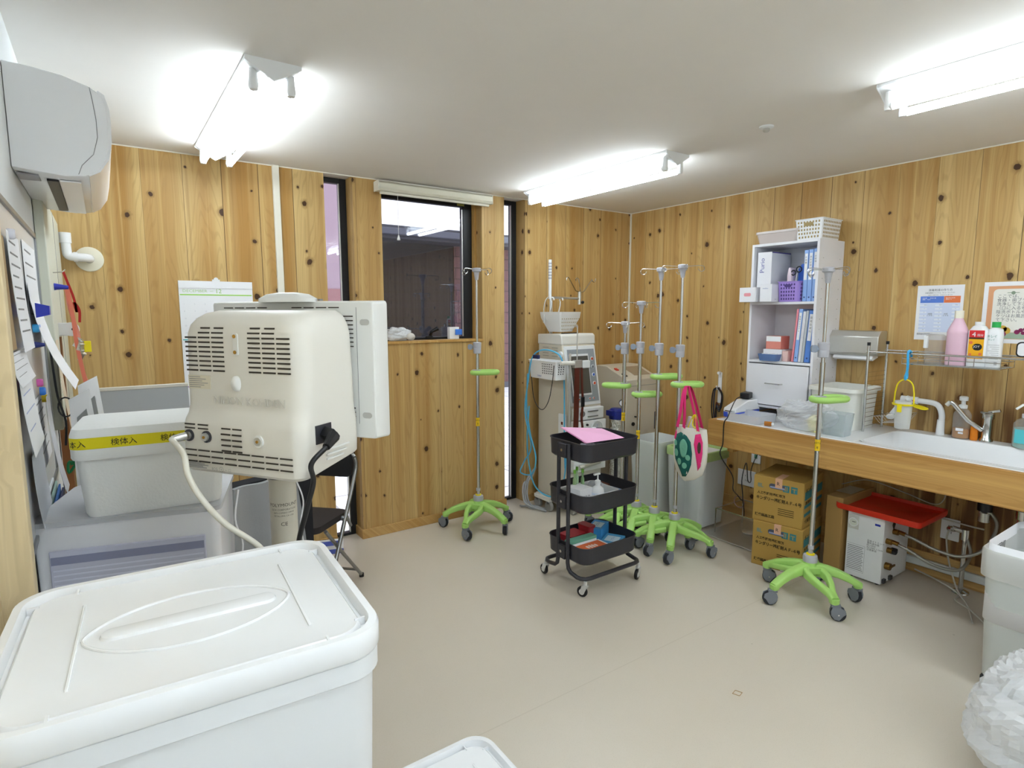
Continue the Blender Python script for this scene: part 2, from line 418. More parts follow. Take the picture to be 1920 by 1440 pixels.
# ---------------------------------------------------------------- outside
def paving():
    m = bpy.data.materials.new('pale_paving'); t = NT(m)
    b = t.n('ShaderNodeTexBrick'); b.inputs['Scale'].default_value = 1; b.inputs['Mortar Size'].default_value = .012
    b.inputs['Brick Width'].default_value = .6; b.inputs['Row Height'].default_value = .6; b.offset = 0
    b.inputs['Color1'].default_value = (*srgb('e6e6ea'), 1); b.inputs['Color2'].default_value = (*srgb('dcdce2'), 1); b.inputs['Mortar'].default_value = (*srgb('9a9aa2'), 1)
    pos = t.n('ShaderNodeNewGeometry').outputs['Position']; t.l(pos, b.inputs['Vector']); t.l(b.outputs[0], t.p.inputs['Base Color']); t.p.inputs['Roughness'].default_value = .8
    return m
def siding(name, c1, c2, mort, bw, rh, mort_w=.012, vertical=False):
    m = bpy.data.materials.new(name); t = NT(m)
    pos = t.n('ShaderNodeNewGeometry').outputs['Position']; sp = t.n('ShaderNodeSeparateXYZ'); t.l(pos, sp.inputs[0])
    b = t.n('ShaderNodeTexBrick'); b.inputs['Scale'].default_value = 1; b.inputs['Mortar Size'].default_value = mort_w
    b.inputs['Brick Width'].default_value = bw; b.inputs['Row Height'].default_value = rh
    for k, c in (('Color1', c1), ('Color2', c2), ('Mortar', mort)): b.inputs[k].default_value = (*srgb(c), 1)
    t.l(t.comb(sp.outputs[2], sp.outputs[0], 0) if vertical else t.comb(t.math('ADD', sp.outputs[0], sp.outputs[1]), sp.outputs[2], 0), b.inputs['Vector'])
    t.l(b.outputs[0], t.p.inputs['Base Color']); t.p.inputs['Roughness'].default_value = .8
    return m
struct(G().bx(-14, 16, .20, 16, -.2, -.06).out('ground', paving(), smooth=False))
nb = thing('neighbouring_house', 'low dark house with a brick wall seen through the window', 'house', (1.9, 6.6, -.06))
G().bx(.02, 6, 0, 4, .12, 2.95).out('brick_wall', siding('dusty_pink_brick', '694a4c', '604448', '362a30', .9, .22), nb, smooth=False)
G().bx(-2.1, .02, .02, 4, .12, 2.95).out('shaded_wall', siding('shaded_siding', '15161d', '1a1a22', '0e0e12', 4, .16), nb, smooth=False, label='wall section with shade painted into its colour')  # near-black colour paints in the shade on this part of the house
G().bx(-2.1, 6, -.04, 4, 0, .12).out('plinth', mat('plinth', '50525c', .8), nb, smooth=False)
G().prism([(-.5, 2.9), (-.5, 3.13), (4.5, 3.20), (4.5, 2.9)], 'x', -2.3, 6.3).out('roof', mat('slate_roof', '43454f', .6), nb, smooth=False)
G().bx(-2.3, 6.3, -.62, -.5, 2.95, 3.07).out('gutter', mat('gutter', '5a5e6a', .5), nb, bev=.02)
pk = thing('pink_house', 'tall pink house wall seen through the left slit window', 'house', (-2.5, 5.0, -.06))
G().bx(-3, 1.9, 0, 3, 0, 1.95).out('lower_wall', siding('salmon_siding', '7a5256', '754e53', '563c40', 4, .42, .006, True), pk, smooth=False, label='salmon lower wall')
G().bx(-3, 1.9, .02, 3, 1.95, 5.6).out('reflection_upper_wall', siding('reflection_siding', '84707e', '806c7a', '584a54', 4, .42, .006, True), pk, smooth=False, label='upper wall with a lavender reflection painted into its colour')  # paler lavender colour stands in for a reflection seen in the slit window
G().prism([(-.4, 5.6), (1.5, 6.6), (3.4, 5.6)], 'x', -3.4, 2.2).out('roof', mat('slate_roof', '43454f'), pk, smooth=False)

# ================================================================ ceiling lights
def lamp():
    t = thing('ceiling_light', '', 'ceiling light', (0, 0, H))
    L = 1.29
    # wedge reflector: cross-section in (x, z)
    body = [(-.092, 0), (-.092, -.012), (-.02, -.058), (.02, -.058), (.092, -.012), (.092, 0)]
    G().prism(body, 'y', -L/2, L/2).out('reflector', M_REFL, t, smooth=False)
    for s in (-1, 1):
        G().prism([(-.094, 0), (-.094, -.014), (0, -.068), (.094, -.014), (.094, 0)], 'y', s*L/2, s*(L/2+.004)).out('end_plate', M_REFL, t, smooth=False)
        for x in (-.062, .062):
            G().loft([[(x+a, s*(L/2-.03)+b, z) for a, b in rrect(w, .024, .01, 3)] for w, z in ((.026, -.03), (.030, -.06), (.034, -.085), (.026, -.098))]).out('tube_holder', M_REFL, t)
    for x in (-.062, .062):
        tb = G().cyl((x, -L/2+.042, -.083), (x, L/2-.042, -.083), .0145, n=16).out('fluorescent_tube', M_TUBE, t)
        for s in (-1, 1): G().cyl((x, s*(L/2-.046), -.083), (x, s*(L/2-.03), -.083), .0155, n=16).out('tube_cap', M_REFL, tb)
    return t
la = lamp(); la.location = (-3.335, -.868, H); la['label'] = 'twin-tube ceiling light at the upper left near the air conditioner'
dup(la, (-1.252, -.893, H), 0, 'twin-tube ceiling light above the infusion stands, end pointing at the back wall')
dup(la, (-1.30, -3.25, H), 0, 'twin-tube ceiling light at the upper right, running out of the picture')
l4 = dup(la, (-3.335, -3.6, H), 0, 'twin-tube ceiling light behind the camera')
dup(la, (-3.335, -5.4, H), 0, 'added twin-tube fill light at the rear left, unseen behind the camera')  # added lamp, out of view, for more light from behind
dup(la, (-2.3, -4.9, H), 0, 'added twin-tube fill light at the rear middle, unseen behind the camera')  # extra unseen lamp, lifts the ambient level against the ceiling halos
dup(la, (-1.30, -5.4, H), 0, 'added twin-tube fill light at the rear right, unseen behind the camera')  # another added lamp out of view, brightens surfaces facing the camera

sd = thing('smoke_detector', 'small round sensor on the bare ceiling', 'sensor', (-1.272, -2.072, H))
G().lathe([(.032, 0), (.032, -.006), (.024, -.010)], n=24).out('base', M_WHITE, sd)
G().lathe([(.014, -.010), (.016, -.02), (.010, -.026)], n=16).out('sensor_head', M_STEEL, sd, label='metal sensor head')

# ================================================================ air conditioner
ac = thing('air_conditioner', 'white wall-mounted air conditioner high on the left wall', 'air conditioner', (-4.058, -1.17, 1.942))
# outline in (x, z): x out of the wall
prof = [(0, 0), (.03, -.004), (.12, -.012), (.168, -.006), (.20, .012), (.222, .05), (.232, .10), (.234, .15), (.232, .195), (.222, .232), (.19, .252), (.13, .270), (.06, .279), (0, .282)]
def acloop(y, s=1.0): return [((x)*s, y, .141+(z-.141)*s) for x, z in prof]
G().loft([acloop(-.385, .985), acloop(-.38), acloop(.38), acloop(.385, .985)]).out('casing', M_WHITE2, ac)
# front panel, slightly proud
pp = [(.176, -.004), (.203, .012), (.227, .05), (.237, .10), (.239, .15), (.237, .196), (.227, .235), (.212, .244), (.208, .236), (.218, .20), (.222, .15), (.222, .10), (.212, .055), (.19, .02), (.170, .004)]
G().prism([(x, z) for x, z in pp], 'y', -.3835, .3835).out('front_panel', M_WHITE2, ac)
G().tube([(.150, -.3862, -.002), (.160, -.3862, .025), (.190, -.3862, .06), (.203, -.3862, .11), (.203, -.3862, .16), (.197, -.3862, .22), (.193, -.3862, .249)], .0008, 4).out('panel_seam', M_GINK, ac, smooth=False)
G().box((.085, 0, -.0125), (.028, .62, .006)).out('air_outlet', M_BLACK, ac)
G().box((.128, 0, -.0155), (.052, .66, .004), 0).out('louvre', M_WHITE2, ac)
G().box((.03, -.30, -.008), (.05, .09, .004)).out('rating_label', mat('label_grey', 'a8a8ac', .6), ac, label='grey rating label')
G().bx(-.001, .006, -.37, .37, .01, .28).out('wall_bracket', M_BLACK, ac)

# refrigerant duct and pipe
du = thing('pipe_duct', 'pale grey-green square pipe cover running down the left wall', 'pipe cover', (-4.0585, -.35, 1.10))
G().bx(0, .030, -.64, .27, 0, .87).out('cover', mat('duct_cover', 'cfd0c0', .5), du, bev=.004)
G().bx(.0295, .0312, -.12, -.117, 0.002, .868).out('cover_seam', M_GINK, du)
pi = thing('wall_pipe', 'white elbow pipe entering the back wall through a round flange', 'pipe', (-3.915, 0, 1.81))
G().lathe([(.062, 0), (.062, .004), (.055, .008)], n=28).out('flange', mat('flange_cream', 'e4dec8', .5), pi).rotation_euler = (PI/2, 0, 0)
G().tube(smoothpath([(0, -.006, 0), (0, -.035, .002), (-.02, -.055, .003), (-.055, -.06, .004), (-.082, -.06, .01), (-.088, -.06, .04), (-.09, -.06, .12)], 5), .021, 14).out('pipe', M_WHITE2, pi)
G().cyl((-.062, -.06, .004), (-.045, -.06, .004), .025).cyl((-.09, -.06, .07), (-.09, -.06, .12), .026).out('coupling', M_WHITE2, pi)

# white conduit on back wall
cd = G().bx(-.019, .019, -.022, -.0005, .07, H-.001).out('conduit', M_CREAM, None, bev=.003, loc=(-2.985, 0, 0)); tag(cd, 'cream vertical cable conduit on the back wall', 'conduit')

# ================================================================ roller blind
rb = thing('roller_blind', 'cream roller blind rolled up above the dark window', 'blind', (-1.94, -.045, 2.345))
G().prism([(.0, -.028), (.030, -.028), (.042, -.015), (.042, .018), (.030, .034), (-.02, .034), (-.038, .02), (-.042, -.012), (-.03, -.028)], 'x', -.43, .43).out('headbox', mat('cream_blind', 'dcd8c4', .5), rb)
for s in (-1, 1): G().bx(s*.43, s*.438, -.04, .042, -.03, .036).out('end_cap', M_CREAM, rb, bev=.004)
G().cyl((-.415, -.012, -.037), (.415, -.012, -.037), .0095).out('bottom_bar', M_CREAM, rb)
cdd = G().tube([(-.297, -.02, -.03), (-.297, -.02, -.31)], .0012, 6).out('pull_cord', M_WHITE, rb)
G().lathe([(.004, 0), (.006, -.01), (.011, -.028), (.010, -.032)], (-.297, -.02, -.30), 12).out('cord_pull', M_WHITE, cdd)

# ================================================================ window sill things
def crumple(g, c, sx, sy, sz, seed=1, nu=22, nv=14, amp=.22, sq=1.0):
    rnd = random.Random(seed); ph = [(rnd.uniform(1, 5), rnd.uniform(1, 6), rnd.uniform(0, 7), rnd.uniform(.3, 1)) for _ in range(9)]
    loops = []
    for j in range(nv+1):
        t = j/nv*PI; L = []
        for i in range(nu):
            a = 2*PI*i/nu; k = 1
            for f1, f2, p0, am in ph: k += amp*am/3*math.sin(f1*a*1.0+p0+math.sin(f2*t+p0)*1.4)*math.sin(f2*t*.9+p0*2)
            k += rnd.uniform(-1, 1)*amp*.22
            ca, sa = math.cos(a), math.sin(a)
            q = (abs(ca)**sq*(1 if ca > 0 else -1), abs(sa)**sq*(1 if sa > 0 else -1))
            L.append((c[0]+sx*q[0]*math.sin(t)**.7*k if 0 < j < nv else c[0], c[1]+sy*q[1]*math.sin(t)**.7*k if 0 < j < nv else c[1], max(0, c[2]-sz*math.cos(t)*(k if 0 < j < nv else 1)) if c[2] > 0 else c[2]-sz*math.cos(t)))
        loops.append(L)
    return g.loft(loops, False, False)
bagm = clear('white_bag_film', 'eef0f2', .22, .3)
o = crumple(G(), (0, 0, .045), .088, .045, .045, 5, nu=40, nv=20).out('plastic_bag', bagm, None, smooth=False, loc=(-2.215, .045, 1.343)); tag(o, 'crumpled white plastic bag lying on the window sill', 'plastic bag')
o = G().ball((0, 0, .028), .03, sz=.9).out('wrapped_bundle', mat('pale_wrap', 'ddd6cc', .7), None, loc=(-2.135, .0, 1.343)); tag(o, 'small pale bundle in clear wrap at the right of the sill bag', 'bundle')
sb = thing('small_carton', 'small white carton with a blue label at the right end of the sill', 'carton', (-1.74, .088, 1.343))
G().bx(-.05, .03, -.018, .018, 0, .088).out('box', M_WHITE, sb, bev=.002)
G().bx(-.005, .052, -.026, -.0185, .03, .072).out('blue_clip', mat('clip_blue', '3f7fe0', .4), sb, bev=.003)

# ================================================================ calendar
ca = thing('wall_calendar', 'long white three-month wall calendar on the cedar wall', 'calendar', (-3.336, -.006, .79))
G().bx(-.19, .19, -.001, .003, 0, .925).out('sheets', M_PAPER, ca, smooth=False)
G().bx(-.19, .19, -.004, -.001, .885, .925).out('top_binding', M_PAPER, ca)
G().cyl((0, -.004, .935), (0, .004, .935), .012).bx(-.02, .02, -.003, .003, .92, .935).out('hanger', M_WHITE, ca)
for z, cc, nm in ((.845, '9fd65a', 'green'), (.595, '58b8bc', 'teal'), (.33, 'b87ac8', 'purple')):
    G().bx(-.185, .185, -.0022, -.001, z, z+.006).out('month_stripe', mat('stripe_'+nm, cc, .7), ca, smooth=False, label=nm+' month stripe')
g = G()
g.text('DECEMBER', .022, (-.172, -.0015, .862), (1, 0, 0), (0, -1, 0), sx=1.15)
g.text('2022', .009, (-.035, -.0015, .866), (1, 0, 0), (0, -1, 0))
g.out('month_name', mat('calendar_green', 'b8d29a', .8), ca, smooth=False)
G().text('12', .034, (-.008, -.0015, .858), (1, 0, 0), (0, -1, 0)).out('month_number', mat('calendar_green2', '9cc46c', .8), ca, smooth=False)
g = G()
for z0, d0 in ((.815, 1), (.565, 1), (.30, 1)):
    k = 0
    for r in range(5):
        for c in range(7):
            k += 1
            if k > 31: break
            g.text(str(k), .010, (-.17+c*.052, -.0015, z0-.022-r*.040), (1, 0, 0), (0, -1, 0))
g.text('NOVEMBER', .012, (-.16, -.0015, .61), (1, 0, 0), (0, -1, 0)).text('JANUARY', .012, (-.16, -.0015, .345), (1, 0, 0), (0, -1, 0))
g.out('printed_dates', mat('calendar_grey', 'c4c4cc', .8), ca, smooth=False)

# ================================================================ infusion stands
def caster(t, c, ang, r=.037, name='caster'):
    """twin-hood caster: c = top of stem, ang = rolling heading"""
    cx, cy, cz = c; d = (math.cos(ang), math.sin(ang)); ax = (-d[1], d[0])
    wc = (cx-d[0]*.018, cy-d[1]*.018, r)
    hood = G().at((wc[0], wc[1], wc[2]), ang)
    pts = [(-.004, -.030), (.018, -.026), (.034, -.006), (.036, .014), (.030, .034), (-.004, .040), (-.030, .026), (-.034, .006), (-.022, -.004)]
    hood.prism([(x, z) for x, z in pts], 'y', .0135, .018).prism([(x, z) for x, z in pts], 'y', -.018, -.0135)
    hood.bx(-.01, .034, -.0145, .0145, .034, cz-r)
    h = hood.out(name, M_DGREY, t, bev=.002)
    w = G().at((wc[0], wc[1], wc[2]), ang)
    w.cyl((0, -.0125, 0), (0, .0125, 0), r, n=20)
    w.out('wheel', M_TYRE, h, bev=.004)
    G().at((wc[0], wc[1], wc[2]), ang).cyl((0, .0185, 0), (0, .020, 0), .004, n=8).out('axle_cap', M_CHROME, h)
    return h

def iv_stand(loc, rz, height, collar_z, handle_z, handle_rz, hook_rz, label, label_z=.70, handle=True, sticker='HCU', low=1.28):
    t = thing('infusion_stand', label, 'drip stand', loc, rz, None)
    handle_rz -= rz; hook_rz -= rz
    # five-legged moulded base with a forked pair of braces
    for k in range(5):
        a = 2*PI*k/5; c, s = math.cos(a), math.sin(a)
        g = G().at((0, 0, 0), a)
        secs = [(.015, .054, .078, .158), (.05, .052, .060, .166), (.09, .048, .050, .164), (.14, .046, .045, .152), (.19, .047, .041, .132), (.222, .050, .038, .114), (.248, .044, .036, .100)]
        loops = [[(x, y, z+zz) for y, zz in rrect(w, h, .012, 3)] for x, w, h, z in [(q[0], q[1], q[2], q[3]) for q in secs]]
        if k == 3:
            for sgn in (-1, 1):
                g.loft([[(x, sgn*y0+y, z+zz) for y, zz in rrect(w, h, .011, 3)] for x, y0, w, h, z in ((.012, .026, .040, .072, .160), (.05, .044, .034, .052, .160), (.10, .046, .032, .044, .152), (.16, .028, .032, .040, .138), (.205, .008, .034, .038, .122), (.246, .002, .038, .034, .102))])
            g.loft([[(x, y, z+zz) for y, zz in rrect(.10, .030, .011, 3)] for x, z in ((.03, .172), (.055, .170))])
        else:
            g.loft(loops)
        g.loft([[(.236+x, y, z) for x, y in rrect(w, w, .016, 4)] for w, z in ((.044, .112), (.044, .090), (.036, .084))])
        if k % 5 in (0, 1):
            b = 2*PI/5*.42
            g.loft([[(.070*math.cos(b), .070*math.sin(b)+y, .142+zz) for y, zz in rrect(.026, .034, .010, 3)], [(.15, .040+y, .130+zz) for y, zz in rrect(.024, .030, .010, 3)], [(.218, .010+y, .110+zz) for y, zz in rrect(.026, .028, .010, 3)]])
        g.out('leg', M_GREEN, t)
    G().lathe([(.022, .105), (.032, .115), (.040, .15), (.037, .190), (.034, .205)], n=20).out('hub', M_GREEN, t)
    G().lathe([(.036, .2055), (.037, .225), (.034, .240), (.026, .243)], n=20).out('hub_collar', M_GREYPL, t)
    G().lathe([(.021, .243), (.021, .249), (.014, .250)], n=16).out('yellow_ring', M_YEL, t)
    for k in range(5):
        a = 2*PI*k/5
        caster(t, (.240*math.cos(a), .240*math.sin(a), .086), a + (1.9, .5, 2.6, 4.4, 5.3)[k])
    G().cyl((0, 0, .24), (0, 0, low), .0125, n=14).out('lower_pole', M_CHROME, t)
    G().cyl((0, 0, low), (0, 0, height-.07), .0085, n=12).out('upper_pole', M_CHROME, t)
    G().lathe([(.0150, .275), (.0150, .295)], n=12).out('clip_ring', M_GREYPL, t)
    # height clamp with knob
    cl = G().lathe([(.020, collar_z-.040), (.0265, collar_z-.037), (.0275, collar_z-.002), (.0262, collar_z+.0), (.0282, collar_z+.002), (.0290, collar_z+.036), (.022, collar_z+.040)], n=20).out('height_clamp', M_GREYPL, t)
    kn = G().at((0, 0, collar_z+.006), PI*.80-rz)
    kn.cyl((.020, 0, 0), (.040, 0, 0), .009).loft([[(.048+x, y, z) for x, z in rrect(.034, .038, .013, 5)] for y in (-.007, .007)])
    kn.out('clamp_knob', mat('knob_grey', '8e98a6', .5), cl, bev=.001)
    # head with four hooks
    G().lathe([(.0105, height-.080), (.013, height-.070), (.018, height-.034), (.021, height-.026), (.030, height-.022), (.031, height-.004), (.027, height+.001), (.012, height+.003)], n=20).out('hook_head', M_GREYPL, t)
    for k in range(4):
        a = hook_rz+k*PI/2
        g = G().at((0, 0, height-.010), a)
        g.tube([(.028, 0, 0), (.095, 0, .004), (.105, 0, .004)] + arc((.112, 0, -.014), .018, PI*.55, -PI*1.0, 12, 'xz'), .0024, 6)
        g.out('hook', M_CHROME, t)
    if handle:
        h = G().at((0, 0, handle_z), handle_rz)
        ring = [(x, y, x*.02) for x, y in rrect(.175, .098, .046, 7)]
        h.tube([(x+.052, y+.0, z) for x, y, z in ring], .0170, 10, closed=True)
        ho = h.out('handle', M_GREEN, t)
        G().at((0, 0, handle_z), handle_rz).bx(-.034, .022, -.019, .019, -.018, .018).out('handle_bracket', M_GREYPL, ho, bev=.003)
    if sticker:
        st = G().lathe([(.0131, label_z-.030), (.0131, label_z+.030)], n=14).out('yellow_sticker', mat('sticker_yellow', 'f0c81c', .5), t)
        dd = V3((-3.88, -3.73, 0))-V3(loc); dd.z = 0; dd.normalize(); dd.rotate(Matrix.Rotation(-rz, 3, 'Z')); uu = V3((0, 0, 1)).cross(dd)
        G().text(sticker[:3], .014, tuple(dd*.0138+V3((0, 0, label_z+.008))), uu, dd, 'CENTER').text(sticker[3:], .018, tuple(dd*.0138+V3((0, 0, label_z-.018))), uu, dd, 'CENTER').out('sticker_writing', M_INK, st, smooth=False)
    return t
iv_stand((-.84, -2.182, 0), .37, 1.764, 1.345, 1.088, 5.87, 5.97, 'infusion stand standing alone in front of the counter and cardboard boxes', .845, sticker='HCU8')
iv_stand((-1.765, -.275, 0), .0, 1.838, 1.295, 1.125, 5.67, 1.9, 'infusion stand standing alone by the window wall beside the slit window', .775, sticker='HCU5')
iv_stand((-.915, -.850, 0), 1.257, 1.474, 1.289, 1.030, 2.53, 5.6, 'shortest infusion stand, rearmost in the row of four', .809, sticker='HCU2')
iv_stand((-.935, -1.012, 0), 1.22, 1.610, 1.303, .988, 5.67, 5.75, 'second shortest infusion stand in the row of four', .711, sticker='HCU6')
iv_stand((-.930, -1.170, 0), 1.257, 1.820, 1.300, 1.123, 5.67, 5.55, 'third infusion stand of the row, tall, with its handle crossing above the others', .70, sticker=None)
iv_stand((-.918, -1.330, 0), 1.23, 1.830, 1.297, 1.086, 5.67, 5.60, 'tallest infusion stand at the front of the row, with the tote bag on its handle', .70, sticker=None)

# ================================================================ black three-tier trolley
CX, CY = -1.63, -1.32
tr = thing('utility_trolley', 'black three-tier metal trolley on casters', 'trolley', (CX, CY, 0))
def tray(z0, z1, nm='tray'):
    w, d = .425, .335
    o = G().rr([(w-.03, d-.03, .055, z0), (w-.006, d-.006, .06, z0+.012), (w, d, .06, z1), (w-.004, d-.004, .06, z1), (w-.012, d-.012, .055, z0+.014), (w-.03, d-.03, .05, z0+.004)], n=6, cap0=True, cap1=True).out(nm, M_DARK, tr)
    G().tube([(x, y, z1) for x, y in rrect(w+.002, d+.002, .06, 6)], .003, 6, closed=True).out('rim', M_DARK, o)
    return o
for z0, z1 in ((.735, .838), (.452, .555), (.163, .262)):
    tray(z0, z1)
for s in (-1, 1):
    for y in (-.042, .042):
        e = 1 if y > 0 else -1
        pts = [(s*.222, y, .826), (s*.222, y, .16)] + [(s*.222, y+e*(.05-.05*math.cos(a)), .16-.05*math.sin(a)-.0) for a in [PI/2*k/5 for k in range(1, 6)]]
        pts = [(s*.222, y, .826), (s*.222, y, .155), (s*.222, y+e*.006, .125), (s*.222, y+e*.026, .108), (s*.222, y+e*.08, .100), (s*.218, y+e*.105, .10), (s*.20, y+e*.126, .10), (s*.17, y+e*.132, .10), (0, y+e*.132, .10)]
        G().tube(pts, .0115, 10).out('frame_tube', M_DARK, tr)
    for z in (.79, .50, .212):
        o = G().bx(s*.2165-.0, s*.236, -.030, .030, z-.042, z+.035).out('tray_bracket', M_DARK, tr, bev=.003)
        G().cyl((s*.236, 0, z), (s*.240, 0, z), .008, n=12).out('screw', M_CHROME, o)
for x, y, a in ((-.205, -.172, -1.2), (.205, -.172, .4), (-.205, .172, -1.6), (.205, .172, .9)):
    g = G().at((x, y, 0), a)
    g.cyl((0, 0, .066), (0, 0, .092), .010).cyl((0, 0, .064), (0, 0, .070), .016)
    for s in (-1, 1): g.prism([(-.018, .066), (.016, .066), (-.006, .020), (-.030, .020)], 'y', s*.010, s*.0125)
    fk = g.out('caster', mat('zinc_fork', 'd4d4d2', .35, metal=.3), tr)
    G().at((x, y, 0), a).cyl((-.018, -.0085, .030), (-.018, .0085, .030), .030, n=22).out('wheel', M_BLACK, fk, bev=.004)
    G().at((x, y, 0), a).cyl((-.018, -.0095, .030), (-.018, .0095, .030), .016, n=16).out('wheel_hub', M_WHITE, fk)
for x in (.02, .15):
    G().bx(x-.008, x+.008, .150, .171, .815, .846).out('white_hook', M_WHITE, tr, bev=.002)

# --- top tray contents
T1 = .741
g = G().at((CX, CY, 0))
fo = thing('pink_folder', 'pink card folder lying across the top tray of the trolley', 'folder', (CX, CY, .842))
a, b, c, d = (-.13, .150, .030), (.165, .10, .012), (.12, -.155, .004), (-.155, -.10, .004)
a, b, c, d = (.165, .120, .0), (.085, -.145, .0), (-.150, -.095, -.010), (-.125, .150, .036)
def slab(g, q, th):
    q = [V3(p) for p in q]; n = (q[1]-q[0]).cross(q[2]-q[0]).normalized(); n = n if n.z > 0 else -n
    return g.loft([[tuple(p) for p in q], [tuple(p+n*th) for p in q]])
slab(G(), [a, b, c, d], .0015).out('cover', M_PINK, fo, smooth=False)
slab(G(), [tuple(V3(p)+V3((.004, -.006, .002))) for p in (a, b, c, d)], .001).out('inner_sheet', mat('pink_card2', 'f4b8dc', .6), fo, smooth=False)
q = [V3(p) for p in (a, b, c, d)]; pt = lambda s, t_: q[0]*(1-s)*(1-t_)+q[1]*s*(1-t_)+q[2]*s*t_+q[3]*(1-s)*t_
slab(G(), [tuple(pt(s, t_)+V3((0, 0, .0036))) for s, t_ in ((.18, .35), (.42, .30), (.42, .62), (.18, .68))], .0006).out('white_label', M_PAPER, fo, smooth=False)
o = crumple(G(), (0, 0, .035), .075, .045, .045, 11, amp=.16).out('cloth_bundle', mat('striped_cloth', 'c9ccd2', .8), None, loc=(CX-.105, CY-.06, T1)); tag(o, 'crumpled grey and white cloth in the left end of the top tray', 'cloth')
o = crumple(G(), (0, 0, .03), .05, .04, .04, 13, amp=.2).out('tissue', M_PAPER, None, loc=(CX-.005, CY-.12, T1)); tag(o, 'white crumpled tissue at the front of the top tray under the pink folder', 'tissue')
# --- middle tray
T2 = .458
ba = thing('mesh_basket', 'white perforated basket in the middle tray of the trolley', 'basket', (CX-.055, CY-.02, T2))
def basket(parent, w0, d0, w1, d1, h, m, nx=9, nz=3, hole=M_GINK, r=.02, th=.003, inside=True, name='basket_body', holes=True, hs=.4):
    o = G().rr([(w0, d0, r, 0), (w1, d1, r, h), (w1-2*th, d1-2*th, r, h), (w0-2*th, d0-2*th, r, th)], n=4).out(name, m, parent)
    G().tube([(x, y, h) for x, y in rrect(w1+.004, d1+.004, r, 4)], .003, 6, closed=True).out('rim', m, o)
    if holes:
        g = G()
        for j in range(nz):
            t_ = (j+.8)/(nz+.6); z = h*t_; w = w0+(w1-w0)*t_; d = d0+(d1-d0)*t_
            for i in range(nx):
                u = -w/2+r+(w-2*r)*(i+.5)/nx; s_ = (w-2*r)/nx*hs
                for s in (-1, 1): g.box((u, s*(d/2+.0004), z), (s_, .001, h/nz*hs))
            ny = max(2, int(nx*d/w))
            for i in range(ny):
                v = -d/2+r+(d-2*r)*(i+.5)/ny; s_ = (d-2*r)/ny*hs
                for s in (-1, 1): g.box((s*(w/2+.0004), v, z), (.001, s_, h/nz*hs))
        g.out('hole_pattern', hole, o, smooth=False)
    return o
basket(ba, .24, .20, .27, .22, .085, M_WHITE, 13, 4)
bt = thing('pump_bottle', 'white pump bottle standing in the basket on the middle tray', 'bottle', (CX-.035, CY-.075, T2+.004))
G().lathe([(.001, 0), (.034, 0), (.036, .006), (.036, .085), (.030, .100), (.015, .112), (.014, .122)], n=22).out('body', M_WHITE2, bt)
G().lathe([(.016, .122), (.016, .140), (.008, .144), (.004, .150), (.004, .172)], n=16).out('pump_neck', M_WHITE, bt)
G().box((-.008, 0, .178), (.045, .014, .010)).out('pump_head', M_WHITE, bt, bev=.003)
G().lathe([(.0365, .02), (.0365, .075)], n=22, cap=False).out('label', mat('label_pale_blue', 'dfe8f4', .6), bt, label='pale label with blue print')
dl = V3((-.72, -.69, 0)).normalized(); ul = V3((0, 0, 1)).cross(dl)
G().text('ミルトン', .011, tuple(dl*.037+V3((0, 0, .060))), ul, dl, 'CENTER').text('P-80', .016, tuple(dl*.037+V3((0, 0, .036))), ul, dl, 'CENTER').out('label_print', mat('print_blue', '3a6cc0', .6), bt, smooth=False)
o = thing('paper_box', 'low white printed box leaning in the middle basket', 'box', (CX-.120, CY-.02, T2+.004), .1)
G().bx(-.05, .05, -.05, .05, 0, .105).out('box', M_PAPER, o, bev=.002)
G().text('マスク', .022, (-.035, -.0505, .05), (1, 0, 0), (0, -1, 0)).text('50枚入', .012, (-.035, -.0505, .025), (1, 0, 0), (0, -1, 0)).out('box_print', M_INK, o, smooth=False)
for k, (x, y, z, cc, h) in enumerate(((-.115, .05, 0, 'b8d8a0', .17), (-.085, .065, 0, 'c8e6c0', .18), (-.055, .05, 0, 'a4cc94', .165))):
    o = thing('spray_tube', ('leftmost of three clear green tubes in the middle basket', 'tallest, middle one of three clear green tubes in the middle basket', 'rightmost of three clear green tubes, nearest the pump bottle')[k], 'tube', (CX+x, CY+y-.02, T2+.004), 0)
    G().lathe([(.009, 0), (.011, .004), (.011, h*.8), (.006, h*.86), (.006, h)], n=12).out('tube_body', clear('greenish_plastic_%d' % k, cc, .35), o)
    G().lathe([(.008, h), (.008, h+.02)], n=10).out('tube_cap', mat('cap_green', '7cc04a', .4), o)
o = G().box((0, 0, .01), (.05, .035, .02)).out('yellow_packet', mat('yellow_packet_m', 'd8c830', .6), None, loc=(CX-.08, CY+.04, T2+.195+.006), bev=.003) if False else None
o = crumple(G(), (0, 0, .045), .05, .045, .05, 21, amp=.15).out('film_bag', M_FILM, None, loc=(CX+.035, CY+.02, T2+.012)); tag(o, 'clear plastic bag standing in the right side of the middle basket', 'plastic bag')
o = thing('blue_pack', 'flat blue packet in the right end of the middle tray', 'packet', (CX+.135, CY-.05, T2+.002), .1)
G().bx(-.045, .045, -.07, .07, 0, .052).out('packet', mat('blue_packet', '4f7fc4', .45), o, bev=.01)
G().bx(-.03, .03, -.05, .05, .0525, .0535).out('packet_label', mat('pale_packet', 'a8c4ea', .5), o)
o = G().bx(-.05, .05, -.035, .035, 0, .058).out('brown_case', M_BROWN, None, bev=.006, loc=(CX+.13, CY+.08, T2+.002)); tag(o, 'brown leather case at the back of the middle tray', 'case')
